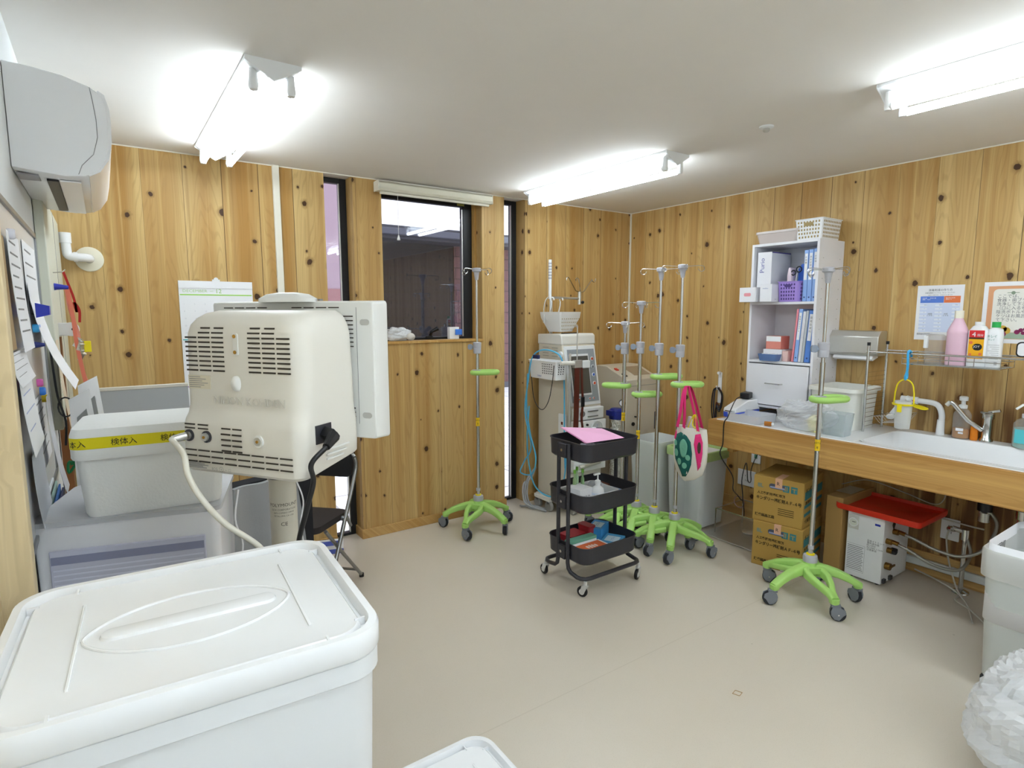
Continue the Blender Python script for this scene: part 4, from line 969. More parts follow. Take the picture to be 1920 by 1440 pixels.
# lower shelf
z2 = SZ+.352+.0165
binder('thin pink file on the lower shelf, left of the blue ones', -1.697, z2+.002, .335, .012, mat('file_pink', 'e88a94', .5), .06, '', spine=False)
binder('pale blue file with a white title strip next to the pink one', -1.7185, z2+.002, .335, .024, M_FILE, .06, '業務マニュアル')
binder('white file between two blue files on the lower shelf', -1.7435, z2+.002, .320, .018, mat('file_white', 'dcdce0', .5), .06, '', spine=False)
binder('grey-white file leaning on the darker blue file', -1.7625, z2+.002, .325, .014, mat('file_grey', 'bcc0c4', .5), .06, '', spine=False)
binder('darker blue wide file with a white title strip at the right of the lower shelf', -1.7905, z2+.003, .325, .034, mat('file_blue', '5a8ad8', .45), .06, '委員会資料')
carton('salmon_box', 'small salmon and white box stacked on a white one on the lower shelf', 'box', (-.21, -1.555, z2+.075), 0, (.10, .105, .085), mat('salmon_carton', 'dc8a7c', .6), extra=lambda o: G().bx(-.0504, -.05, -.051, .051, .05, .084).out('white_band', M_PAPER, o, smooth=False))
carton('flat_white_box', 'flat white box underneath the salmon box', 'box', (-.21, -1.560, z2), 0, (.13, .13, .074), mat('white_carton', 'e8e8ec'))
carton('flat_pale_box', 'pale pink clear box beside the leaning files on the lower shelf', 'box', (-.225, -1.648, z2), 0, (.10, .038, .066), mat('pale_pink_carton', 'e8c4bc', .6))
o = thing('clear_tray', 'small blue-tinted clear tray holding rolls of tape on the lower shelf', 'tray', (-.305, -1.560, z2))
G().rr([(.055, .115, .01, 0), (.065, .14, .012, .045), (.062, .137, .012, .045), (.052, .112, .01, .003)], n=3).out('tray', clear('blue_clear', '7c9cd0', .45), o)
for k, (y, lb) in enumerate(((.025, 'white tape roll at the left of the small clear tray'), (-.028, 'white tape roll at the right of the small clear tray'))):
    o = thing('tape_roll', lb, 'tape', (-.305, -1.56+y, z2+.036), .3*k, 'tape rolls in the clear tray')
    G().rr([(.052, .048, .02, -.010), (.052, .048, .02, .012)], n=5).out('roll', M_PAPER, o)
    G().cyl((0, 0, .012), (0, 0, .0128), .010, n=14).out('core', M_GREYPL, o)

# ================================================================ things on the counter
o = thing('label_printer', 'white and blue label printer at the left end of the counter', 'printer', (-.40, -1.442, .853), 0)
# wedge body: sloping front towards -x
G().prism([(-.155, 0), (.12, 0), (.12, .035), (-.160, .035)], 'y', -.052, .036).out('blue_base', mat('printer_blue', '3c5cd8', .4), o, bev=.006)
G().prism([(-.160, .0352), (.12, .0352), (.12, .108), (-.02, .104), (-.150, .062)], 'y', -.053, .037).out('white_cover', M_WHITE2, o, bev=.006)
G().bx(-.162, -.156, -.04, .02, .042, .046).out('paper_slot', M_BLACK, o)
ad = thing('power_adapter', 'black power adapter resting on top of the label printer', 'adapter', (-.345, -1.435, .9625), .3)
G().bx(-.055, .055, -.03, .03, 0, .040).out('brick', M_BLACK, ad, bev=.006)
pc = thing('black_power_cord', 'black power cord from the printer adapter down over the counter edge to the socket', 'cord', (-.40, -1.44, .97))
G().tube(smoothpath([(.0, .0, .01), (-.10, -.02, .0), (-.21, -.06, -.05), (-.302, -.10, -.09), (-.306, -.08, -.13), (-.302, -.075, -.26), (-.30, -.06, -.34), (-.22, -.10, -.48), (-.06, .0, -.62), (.08, .06, -.70), (.12, .04, -.74), (.16, .08, -.62), (.22, .10, -.52), (.18, .06, -.50), (.14, .02, -.60), (.24, .06, -.63), (.30, .10, -.56), (.34, .08, -.45), (.385, .09, -.47)], 6), .0035, 6).out('cord', M_BLACK, pc)
G().tube(smoothpath([(.12, .04, -.74), (.11, .02, -.80), (.13, .03, -.86)], 4), .0035, 6).out('cord_tail', M_BLACK, pc)
o = thing('shallow_tray', 'shallow clear tray of small items between the printer and the film bag', 'tray', (-.535, -1.60, .853), 0)
G().rr([(.20, .21, .015, 0), (.21, .225, .018, .048), (.206, .221, .018, .048), (.194, .204, .015, .003)], n=3).out('tray', M_MILKY, o)
for k, (x, y, cc, nm, lb) in enumerate(((-.03, .02, '9cc8e8', 'vial', 'pale blue capped vial in the shallow tray'), (.0, -.03, 'd04838', 'pen', 'red-tipped pen in the shallow tray'), (-.05, -.06, 'e8e8ee', 'syringe', 'white syringe in the shallow tray'), (.04, .05, 'dcdce4', 'swab_pack', 'white swab pack in the shallow tray'))):
    t = thing(nm, lb, nm.replace('_', ' '), (-.535+x, -1.60+y, .862), .5+k)
    G().cyl((-.035, 0, 0), (.035, 0, 0), .006, n=10).out('barrel', mat('tray_item_%d' % k, cc, .4), t)
    G().cyl((.035, 0, 0), (.048, 0, 0), .004, n=8).out('tip', M_WHITE, t)
o = crumple(G(), (0, 0, .075), .115, .16, .085, 41, nu=48, nv=26, amp=.16, sq=.8).out('film_bag', clear('film_bag_white', 'f4f6f8', .66, .35), None, smooth=False, loc=(-.50, -1.93, .853)); tag(o, 'large crumpled clear plastic bag in the middle of the counter', 'plastic bag')
o = thing('amber_bottle', 'small amber bottle lying under the left side of the clear bag', 'bottle', (-.62, -1.765, .868), .4)
G().cyl((0, -.02, 0), (0, .02, 0), .014, n=14).out('body', mat('amber', 'b8742c', .25), o)
G().cyl((0, -.032, 0), (0, -.02, 0), .009, n=12).out('cap', M_WHITE, o)
o = crumple(G(), (0, 0, .045), .035, .04, .05, 43, amp=.1).out('yellow_sponge', mat('pale_yellow_sponge', 'efe58e', .8), None, loc=(-.56, -2.015, .853)); tag(o, 'pale yellow sponge inside the clear plastic bag', 'sponge')
o = thing('clear_food_box', 'clear lidless plastic box beside the clear bag on the counter', 'box', (-.535, -2.13, .853))
G().rr([(.10, .11, .01, 0), (.12, .13, .012, .125), (.117, .127, .012, .125), (.097, .107, .01, .003)], n=3).out('box', M_CLEARP, o)
tb_ = thing('white_tub', 'big open white plastic tub beside the bookcase', 'tub', (-.235, -2.013, .853))
G().rr([(.27, .24, .03, 0), (.30, .265, .035, .22), (.33, .295, .04, .222), (.33, .295, .04, .245), (.31, .275, .035, .245), (.29, .255, .03, .20), (.26, .23, .03, .004)], n=5).out('tub', mat('tub_white', 'e6e6de', .45), tb_)
# paper towel dispenser
td = thing('paper_towel_dispenser', 'brushed steel paper towel dispenser on the right wall', 'dispenser', (-.001, -1.985, 1.275))
G().prism([(0, 0), (-.10, 0), (-.115, .015), (-.115, .115), (-.085, .150), (0, .150)], 'y', -.145, .145).out('housing', M_STEEL, td, bev=.004)
G().prism([(-.02, -.002), (-.09, -.002), (-.10, -.020), (-.085, -.030), (-.02, -.012)], 'y', -.11, .12).out('paper_towel', M_PAPER, td, smooth=False)
# wire rack over the sink
rk = thing('sink_rack', 'stainless wire rack standing over the sink', 'rack', (0, -2.17, .853))
for x in (-.320, -.085):
    G().cyl((x, 0, 0), (x, 0, .50), .0075, n=12).out('post', M_CHROME, rk)
    G().cyl((x, 0, .497), (x, 0, .515), .009, n=12).out('post_cap', M_BLACK, rk)
    G().cyl((x, -1.5, 0), (x, -1.5, .50), .0075, n=12).out('post', M_CHROME, rk)
for x in (-.320, -.300, -.085): G().cyl((x, .01, .462), (x, -1.52, .462), .0052, n=10).out('rail', M_CHROME, rk)
g = G()
for i in range(13): g.cyl((-.320, 0, .03+i*.026), (-.085, 0, .03+i*.026), .0016, n=6)
g.out('side_wires', M_CHROME, rk)
SB0, SB1 = -.17, -.60
g = G()
z = .405
for x in (-.29, -.25, -.21, -.17, -.13): g.cyl((x, SB0, z), (x, SB1, z), .0016, n=6)
for i in range(9): g.cyl((-.31, SB0+(SB1-SB0)*i/8, z), (-.105, SB0+(SB1-SB0)*i/8, z), .0016, n=6)
for zz in (z, .435, .462): g.tube([(-.31, SB0, zz), (-.105, SB0, zz), (-.105, SB1, zz), (-.31, SB1, zz)], .0024, 6, closed=True)
for i in range(5):
    for x in (-.31, -.105): g.cyl((x, SB0+(SB1-SB0)*i/4, z), (x, SB0+(SB1-SB0)*i/4, .462), .0018, n=6)
g.out('wire_shelf', M_CHROME, rk)
G().bx(-.30, -.115, SB1+.01, SB0-.01, z+.002, z+.004).out('clear_shelf_plate', clear('shelf_acryl', 'c8d0d0', .55), rk)
g = G()
for k in range(6): g.tube([(-.26+k*.03, -.03, .09), (-.26+k*.03, -.06, .055), (-.26+k*.03, -.16, .070), (-.26+k*.03, -.19, .115)], .0014, 6)
g.tube([(-.27, -.03, .09), (-.10, -.03, .09), (-.10, -.19, .115), (-.27, -.19, .115)], .002, 6, closed=True)
g.out('small_wire_basket', M_CHROME, rk)
for k, (x, y) in enumerate(((-.20, -.09), (-.17, -.13))):
    o = thing('cloth_roll', ('white round cloth roll at the front of the small wire basket', 'white cloth roll at the back of the small wire basket')[k], 'cloth', (x, -2.17+y, .853+.088))
    G().ball((0, 0, 0), .022, sz=.7).out('roll', M_WHITE, o)
o = thing('tilted_soap_bottle', 'clear soap bottle with a green leaf label lying tilted in the wire basket', 'bottle', (-.15, -2.285, .98)); o.rotation_euler = (-.55*-1, 0, 0)
G().rr([(.05, .055, .015, -.06), (.05, .055, .015, .045), (.02, .02, .008, .06), (.02, .02, .008, .072)], n=3).out('body', clear('soap_clear', 'e0d8c8', .3), o)
G().cyl((0, 0, .073), (0, 0, .092), .016, n=14).out('cap', M_WHITE, o)
G().bx(-.0262, -.0254, -.024, .024, -.04, .03).out('label', M_PAPER, o, smooth=False)
G().loft([[(-.0264-e, y-.01, -.025+z) for y, z in rrect(.024, .018, .008, 4)] for e in (0, .0003)]).out('green_leaf', mat('leaf_green', '4ab848', .5), o, smooth=False)

def bottle(name, label, loc, secs, m, cap, capm, rz=0):
    o = thing(name, label, 'bottle', loc, rz)
    G().rr(secs, n=6).out('body', m, o)
    G().rr(cap, n=6).out('cap', capm, o)
    return o
ZS = 1.2605
bottle('pink_bottle', 'pink plastic detergent bottle with a cream cap on the wire shelf', (-.20, -2.548, ZS), [(.078, .088, .036, 0), (.082, .092, .040, .006), (.082, .092, .040, .165), (.084, .094, .04, .170), (.078, .088, .038, .185), (.040, .044, .02, .235), (.036, .036, .017, .245)], mat('bottle_pink', 'ebc4d4', .35), [(.040, .040, .019, .2455), (.040, .040, .019, .285)], mat('cap_cream', 'f0ead8', .4))
o = bottle('dish_soap_bottle', 'white dish soap refill bottle with a red and orange label', (-.20, -2.640, ZS), [(.055, .082, .02, 0), (.058, .085, .022, .004), (.058, .085, .022, .180), (.040, .055, .018, .205), (.034, .034, .016, .212)], M_WHITE2, [(.036, .042, .018, .2125), (.036, .042, .018, .228)], M_WHITE2)
xx = -.0298
G().bx(xx-.0006, xx, -.032, .032, .040, .185).out('orange_label', mat('label_orange', 'f4b414', .5), o, smooth=False)
G().bx(xx-.0009, xx-.0007, -.032, .032, .148, .185).out('red_band', mat('label_red', 'd8282c', .5), o, smooth=False)
G().bx(xx-.0011, xx-.0009, -.032, .032, .140, .149).out('black_band', mat('label_brown', '4c2c10', .5), o, smooth=False)
G().loft([[(xx-.0009-e, y-.006, .100+z) for y, z in rrect(.040, .034, .0168, 6)] for e in (0, .0003)]).out('black_oval', M_INK, o, smooth=False)
G().text('JOY', .016, (xx-.0014, .010, .097), (0, -1, 0), (-1, 0, 0)).text('4', .034, (xx-.0012, .020, .153), (0, -1, 0), (-1, 0, 0)).text('回分', .013, (xx-.0012, -.002, .156), (0, -1, 0), (-1, 0, 0)).out('white_print', M_PAPER, o, smooth=False)
G().cyl((xx-.0009, .022, .122), (xx-.0012, .022, .122), .008, n=14).cyl((xx-.0009, -.020, .065), (xx-.0012, -.020, .065), .007, n=14).cyl((xx-.0009, .022, .062), (xx-.0012, .022, .062), .006, n=14).out('fruit_print', mat('label_fruit', 'e8784c', .5), o, smooth=False)
o = bottle('green_cap_bottle', 'white bottle with a green screw cap at the right end of the wire shelf', (-.20, -2.708, ZS), [(.048, .062, .018, 0), (.050, .065, .02, .004), (.050, .065, .02, .165), (.046, .058, .02, .190), (.03, .03, .014, .20)], M_WHITE2, [(.036, .036, .017, .2005), (.036, .036, .017, .228)], mat('cap_green2', '28a850', .4))
G().text('キレイ', .017, (-.0262, .026, .150), (0, -1, 0), (-1, 0, 0), sx=.8).text('キレイ', .012, (-.0262, .022, .135), (0, -1, 0), (-1, 0, 0), sx=.8).out('green_print', mat('print_teal', '4a8c7c', .6), o, smooth=False)
g = G()
for i in range(8): g.bx(-.0256, -.0252, -.026, .020-(i % 3)*.008, .112-i*.010, .1135-i*.010)
for i in range(6): g.bx(-.0256, -.0252, -.022+i*.002, -.021+i*.002, .012, .028)
g.out('small_print', M_GINK, o, smooth=False)
o = thing('clear_dispenser', 'clear dispenser bottle with a white spout at the left of the wire shelf', 'dispenser', (-.20, -2.452, ZS))
G().rr([(.075, .078, .012, 0), (.075, .078, .012, .15), (.05, .06, .012, .158)], n=3).out('body', clear('clear_bottle', 'e8e4e0', .78, .1, .08), o)
G().bx(-.06, -.038, .018, .036, .085, .150).out('spout', M_WHITE, o, bev=.003)

# blue hook with yellow holder and measuring cup
o = thing('blue_hook', 'light blue plastic S-hook on the rail over the sink', 'hook', (-.320, -2.376, 1.315))
G().tube(smoothpath([(.030, 0, -.02), (.026, 0, .004), (.0, 0, .015), (-.014, 0, .0), (-.012, -.002, -.05), (-.008, 0, -.095), (-.016, .004, -.125), (-.004, .006, -.140), (.010, .006, -.130), (.010, .006, -.105)], 6), .0065, 8).out('hook', M_LBLUE, o)
yh = thing('yellow_holder', 'yellow plastic ring holder hanging from the blue hook over the sink', 'holder', (-.322, -2.370, 1.04))
G().tube([(0, .048, 0), (0, .046, .06)] + [(0, .042*math.cos(a), .082+.052*math.sin(a)) for a in [PI*k/12 for k in range(1, 12)]] + [(0, -.046, .06), (0, -.048, 0)], .0038, 8).out('bail', M_YEL, yh)
G().rr([(.098, .102, .045, -.006), (.104, .108, .048, .004), (.092, .096, .044, .004), (.090, .094, .043, -.006)], n=6).out('ring', M_YEL, yh)
G().loft([[(x, y-.082, -.010+.0*x+e-(y)*.25*-1*0-.25*(0-y)) for x, y in rrect(.085, .060, .028, 6)] for e in (0, .003)]).out('flap_lid', M_YEL, yh)
G().bx(-.055, -.050, -.012, .010, -.04, .0).out('front_tab', M_YEL, yh)
o = thing('measuring_cup', 'tall frosted cup held in the yellow ring over the sink', 'cup', (-.322, -2.370, .905))
G().lathe([(.034, 0), (.036, .004), (.043, .150), (.041, .150), (.033, .006)], n=24).out('cup', clear('frosted_cup', 'e6e6e2', .22, .3), o)
# taps and pump bottles
o = thing('white_tap', 'white sensor tap with a red dot behind the sink', 'tap', (-.060, -2.462, .853))
G().tube(smoothpath([(0, 0, 0), (0, 0, .06), (0, -.002, .11), (-.002, .012, .155), (-.006, .04, .175), (-.012, .10, .180), (-.018, .155, .182)], 6), [.016]*30+[.019]*7 if False else .0155, 12).out('spout', M_WHITE2, o)
G().cyl((0, 0, 0), (0, 0, .085), .021, .018, 16).cyl((-.014, .115, .180), (-.018, .20, .183), .021, .019, 16).cyl((-.02, .185, .17), (-.02, .187, .155), .012, n=12).out('tap_head', M_WHITE2, o)
G().cyl((-.033, .13, .178), (-.037, .13, .178), .007, n=12).out('red_dot', mat('dot_red', 'c81c4c', .4), o)
o = thing('mixer_tap', 'chrome single-lever mixer tap behind the sink', 'tap', (-.060, -2.672, .853))
G().lathe([(.030, 0), (.030, .012), (.024, .02), (.024, .12), (.028, .125), (.028, .150), (.012, .16)], n=22).out('body', M_CHROME, o)
G().loft([[(x, y+.005, z+dz) for y, z in rrect(.05, .010, .004, 2)] for x, dz in ((-.01, .155), (-.02, .155))]).out('lever_boss', M_CHROME, o)
G().tube([(-.015, .02, .06), (-.06, .07, .11), (-.10, .125, .195), (-.105, .14, .205)], [.013, .012, .011, .013], 10).out('spout', M_CHROME, o)
G().cyl((-.105, .14, .205), (-.108, .155, .185), .011, n=10).out('aerator', M_STEEL, o)
G().tube([(0, 0, .158), (.0, -.05, .172)], [.007, .009], 8).out('lever', M_CHROME, o)
def pump(name, label, loc, w, h, liquid, lvl, top, rz=0):
    o = thing(name, label, 'bottle', loc, rz)
    G().lathe([(w*.46, 0), (w*.5, .005), (w*.5, h*.8), (w*.38, h*.92), (w*.2, h)], n=20).out('body', clear('pump_clear', 'f0eee8', .82, .1, .06), o)
    G().lathe([(w*.44, .004), (w*.47, .008), (w*.47, lvl)], n=20).out('liquid', liquid, o)
    G().lathe([(w*.24, h), (w*.24, h+.018), (.010, h+.022), (.010, h+.040), (.020, h+.043), (.020, h+.062), (.014, h+.066)], n=16).out('foam_pump', top, o)
    return o
o = pump('foam_soap_bottle', 'clear foam pump bottle with amber soap between the taps', (-.070, -2.562, .853), .082, .165, mat('amber_soap', 'c88a3c', .2), .055, M_WHITE)
G().bx(-.044, -.0415, -.022, .012, .045, .06).bx(-.044, -.0415, -.022, .0, .03, .04).out('label', M_PAPER, o, smooth=False)
o = thing('orange_bottle', 'small orange bottle half hidden behind the chrome mixer tap', 'bottle', (-.075, -2.622, .853))
G().lathe([(.016, 0), (.018, .004), (.018, .07), (.008, .08), (.008, .09)], n=14).out('body', mat('orange_soap', 'e0801c', .3), o)
o = pump('hand_gel_bottle', 'square pump bottle of blue-green gel at the right end behind the sink', (-.090, -2.845, .853), .115, .155, clear('gel_teal', 'a4dcd8', .15), .10, M_WHITE)
G().bx(-.0605, -.058, -.05, .035, .03, .10).out('label', mat('label_teal', '58c4cc', .5), o, smooth=False)
G().tube([(0, 0, .215), (-.03, .02, .222), (-.05, .04, .20)], .006, 8).out('nozzle', M_WHITE, o)
o = thing('dishcloth', 'grey and yellow scrubber lying in the sink', 'scrubber', (-.36, -2.33, .675))
G().ball((0, 0, .03), .03, sz=.9).out('grey_pad', mat('pad_grey', '8c8a90', .9), o)
G().bx(-.05, .05, -.045, .045, 0, .012).out('yellow_pad', M_YEL, o, bev=.004)
# posters on the wall
po = thing('dilution_notice', 'white disinfectant mixing notice with a blue and orange table on the right wall', 'notice', (-.0008, -2.385, 1.38))
G().bx(-.0012, 0, -.113, .113, 0, .308).out('sheet', M_PAPER, po, smooth=False)
def pslab(y0, y1, z0, z1, m, nm, par, k=1): return G().bx(-.0012-.0003*k, -.0012, y0, y1, z0, z1).out(nm, m, par, smooth=False)
pslab(-.020, .095, .210, .247, mat('table_blue', '5c82d8', .7), 'blue_heading', po)
pslab(-.098, -.021, .210, .247, mat('table_orange', 'e87c48', .7), 'orange_heading', po)
pslab(-.098, .095, .045, .209, mat('table_pale', 'd4def4', .7), 'table_body', po)
for (a, b) in ((.06, .095), (-.015, .02), (-.095, -.062)):
    g = G()
    for r in range(8): g.bx(-.0018, -.0016, a, b, .052+r*.020, .060+r*.020)
    g.out('pale_column', mat('table_paler', 'e8eefa', .7), po, smooth=False)
g = G()
ud, nd = (0, -1, 0), (-1, 0, 0)
g.text('消毒剤液の作り方', .0145, (-.0016, 0, .276), ud, nd, 'CENTER').text('次亜塩素酸ナトリウム（ピューラックス）', .0078, (-.0016, 0, .263), ud, nd, 'CENTER').text('※使用する直前に作り、その日のうちに使い切る', .0055, (-.0016, 0, .2515), ud, nd, 'CENTER')
g.text('200倍\nにする', .009, (-.002, .042, .145), ud, nd, 'CENTER').text('50倍\nにする', .009, (-.002, -.035, .145), ud, nd, 'CENTER')
g.text('使用液は必ず手袋を着用して\n原液は直射日光を避けて保管して下さい', .006, (-.0016, .10, .034), ud, nd)
for r in range(8):
    for yy in (.062, -.012, -.088): g.text(('500ml', '1L', '2L', '3L', '5L', '10L', '15L', '20L')[r], .0055, (-.002, yy+.012, .196-r*.020), ud, nd)
g.out('printed_text', mat('print_dark', '44444c', .8), po, smooth=False)
G().text('作る量　　原液の量\n濃度　0.02%', .0075, (-.0018, .085, .234), ud, nd).text('嘔吐物の処理\n濃度0.1%', .0075, (-.0018, -.028, .234), ud, nd).out('white_heading_text', M_PAPER, po, smooth=False)
p2_ = thing('washing_notice', 'framed orange-bordered washing notice at the right edge above the sink', 'notice', (-.0008, -2.80, 1.375))
G().bx(-.0012, 0, -.215, .215, 0, .32).out('sheet', M_PAPER, p2_, smooth=False)
pslab(-.195, .195, .022, .298, mat('border_orange', 'e0a478', .7), 'orange_border', p2_)
G().loft([[(-.0016-e, y, .170+z) for y, z in rrect(.345, .225, .02, 5)] for e in (0, .0003)]).out('inner_panel', mat('panel_offwhite', 'eeece2', .7), p2_, smooth=False)
G().text('ここでは、\n食器・歯ブラシなどを\n洗浄して下さい。\n（口に入るもの）\n陰洗ボトルや清拭用バ\nケツはお風呂場で洗浄し\nて下さい。', .0205, (-.0021, .155, .238), ud, nd).out('printed_text', mat('print_grey', '6c6c6c', .8), p2_, smooth=False)
g = G()
for y, z, r in ((.135, .062, .020), (.105, .066, .018), (.12, .075, .018)): g.cyl((-.0024, y, z), (-.0027, y, z), r, n=16)
g.out('pumpkin_drawing', mat('draw_yellow', 'd8b048', .7), p2_, smooth=False)
g = G()
for y, z, r in ((.118, .048, .014), (.060, .060, .012), (.045, .070, .010), (.035, .055, .009), (.028, .075, .009)): g.cyl((-.0028, y, z), (-.0031, y, z), r, n=14)
g.out('fruit_drawing', mat('draw_plum', '8c2c5c', .7), p2_, smooth=False)
G().loft([[(-.0021-e, y, .040+z) for y, z in rrect(.38, .032, .01, 3)] for e in (0, .0003)]).out('grass_drawing', mat('draw_grass', 'a4b8a0', .7), p2_, smooth=False)
G().cyl((-.002, .09, .262), (-.0024, .09, .262), .009, n=12).bx(-.0024, -.002, .065, .115, .261, .264).out('sprig_drawing', mat('draw_sprig', '8c9c84', .7), p2_, smooth=False)
rf = thing('white_framed_mirror', 'small black-rimmed white object leaning on the rail at the right edge', 'holder', (-.20, -2.82, ZS+.065))
G().loft([[(x, y, z+.03) for y, z in rrect(.05, .075, .02, 5)] for x in (-.004, .004)]).out('rim', M_BLACK, rf)
G().loft([[(x, y, z+.03) for y, z in rrect(.038, .062, .016, 5)] for x in (-.0052, -.004)]).out('face', M_PAPER, rf)

# ================================================================ hooks with cords on the right wall
ch = thing('cord_hook', 'white cord hook on the right wall with black cords looped over it', 'hook', (-.001, -.98, .84))
G().bx(-.006, 0, -.016, .016, .0, .24).out('back_plate', M_WHITE2, ch, bev=.004)
G().tube([(-.004, 0, .12), (-.035, 0, .11), (-.045, 0, .135)], .007, 8).cyl((-.006, 0, .235), (-.03, 0, .235), .011, n=12).out('peg', M_WHITE2, ch)
co = thing('looped_cords', 'black and navy cords hanging in loops from the white wall hook', 'cord', (-.03, -.98, .96))
for k, (w, l, m) in enumerate(((.05, .26, M_BLACK), (.03, .23, M_BROWN), (.025, .28, mat('navy_cord', '1c2c44', .5)), (.04, .30, M_BLACK))):
    G().tube(smoothpath([(-.005*k, 0, .004), (-.004*k, w*.8, -.03), (-.003*k, w, -l*.6), (0, w*.6, -l), (0, w*.2, -l*.95), (-.002*k, .005, -l*.5), (-.004*k, -.02-w*.3, -l*.6), (0, -.03-w*.3, -l*.2), (-.005*k, -.01, .004)], 5), .0045, 6).out('cord_loop', m, co)

# ================================================================ tote bag on the tallest stand
tt = thing('tote_bag', 'white tote bag with a green paw print and pink straps hanging from an infusion stand', 'bag', (-.965, -1.475, .495))
def tote(z, w, d, n=24):
    L = []
    for i in range(n):
        a = 2*PI*i/n; L.append((d*math.sin(a)*(1+.10*math.sin(5*a+z*9)), w*math.cos(a)*(1+.05*math.sin(3*a+z*14))+.0, z))
    return L
secs = [(.0, .012, .010, .03), (.02, .055, .022, .02), (.06, .098, .034, .008), (.14, .122, .042, 0), (.24, .124, .044, 0), (.31, .112, .038, 0), (.345, .105, .030, 0)]
G().loft([[(x, y+off, z) for x, y, z in tote(z, w, d)] for z, w, d, off in secs] + [[(x*.9, y*.97, z-.004) for x, y, z in tote(.345, .103, .026)], [(x*.8, y*.9, .25) for x, y, z in tote(.345, .103, .026)]]).out('bag_body', mat('canvas', 'e2ddd2', .9, bump=.3, bscale=500), tt)
# print pieces hug the side facing the camera
ctr = V3((-.862, -1.385, .47))
def hug(outl, m, nm, lift=.0015):
    """outline in (u, z): u along the bag's width as seen from the room; wrapped round the bag"""
    def P(u, z, e):
        for i in range(len(secs)-1):
            if secs[i][0] <= z <= secs[i+1][0]:
                k = (z-secs[i][0])/(secs[i+1][0]-secs[i][0]); w = secs[i][1]*(1-k)+secs[i+1][1]*k; d = secs[i][2]*(1-k)+secs[i+1][2]*k; off = secs[i][3]*(1-k)+secs[i+1][3]*k
        c = max(-.98, min(.98, u/w)); a = -math.acos(c); 
        x = d*math.sin(a)*(1+.10*math.sin(5*a+z*9)); y = w*math.cos(a)*(1+.05*math.sin(3*a+z*14))
        nx, ny = math.sin(a), math.cos(a)*.35; l = math.hypot(nx, ny)
        return (x+nx/l*e, y+off+ny/l*e, z)
    g = G(); cu = sum(p[0] for p in outl)/len(outl); cz = sum(p[1] for p in outl)/len(outl)
    vs = []; fs = []; K = 5; n = len(outl)
    for k in range(K+1):
        for (u, z) in outl: vs.append(P(cu+(u-cu)*k/K, cz+(z-cz)*k/K, lift))
    for k in range(K):
        for i in range(n): j = (i+1) % n; fs.append((k*n+i, k*n+j, (k+1)*n+j, (k+1)*n+i))
    g.add(vs, fs); return g.out(nm, m, tt, solid=.0008)
def blob(cu, cz, ru, rz, n=20, wob=0): return [(cu+ru*math.cos(2*PI*i/n)*(1+wob*math.sin(3*2*PI*i/n)), cz+rz*math.sin(2*PI*i/n)) for i in range(n)]
GD, GLt, HP = mat('print_dark_green', '0e5c54', .8), mat('print_mint', '74b89c', .8), mat('print_hot_pink', 'e8307c', .7)
hug([(.085, .29), (.05, .31), (.0, .295), (-.03, .26), (-.04, .19), (-.035, .12), (-.02, .07), (-.005, .035), (.02, .03), (.035, .06), (.06, .09), (.095, .13), (.10, .18), (.095, .25)], GD, 'paw_print', .002)
for b_ in (blob(.02, .215, .030, .058, wob=.1), blob(.088, .235, .013, .018), blob(.082, .175, .018, .024), blob(.052, .125, .018, .022), blob(.01, .105, .017, .020), blob(-.012, .16, .016, .018)):
    hug(b_, GLt, 'paw_pad', .0035)
hug([(-.055, .31), (-.085, .32), (-.10, .27), (-.102, .2), (-.095, .12), (-.08, .09), (-.075, .12), (-.06, .2), (-.05, .25)], HP, 'pink_print', .002)
hug(blob(-.083, .235, .010, .035), mat('print_brown', '4c342c', .8), 'brown_print', .0035)
hug(blob(.098, .285, .012, .03), HP, 'pink_print', .002)
for pts in ([(-.030, .085, .335), (-.034, .06, .44), (-.012, .062, .545), (.012, .055, .592), (.03, .03, .56)], [(-.035, -.075, .335), (-.02, -.03, .44), (.0, .02, .545), (.020, .048, .592), (.045, .04, .56), (.030, -.02, .44), (.025, -.06, .335)], [(-.03, .035, .335), (-.034, .03, .42), (-.02, .045, .52), (0, .055, .59)]):
    ribbon(G(), smoothpath(pts, 6), .028, .003, (.35, 1, 0)).out('pink_strap', HP, tt)
o = thing('bag_paper', 'white paper sticking out of the tote bag', 'paper', (-.970, -1.465, .755))
G().loft([[(x*.012, y*.05*k, z) for x, y in rrect(1, 1, .3, 3)] for z, k in ((0, 1), (.10, 1), (.15, .5))]).out('paper', M_PAPER, o)
o = thing('yellow_loop', 'yellow cord handle sticking up from the tote bag', 'rope', (-.99, -1.49, .825))
G().tube(smoothpath([(0, .03, -.04), (0, .02, .02), (-.004, -.012, .085), (0, -.03, .095), (0, -.035, .02), (0, -.01, .04), (0, -.03, .10), (.0, -.045, .0)], 5), .0035, 6).out('cord', M_YEL, o)

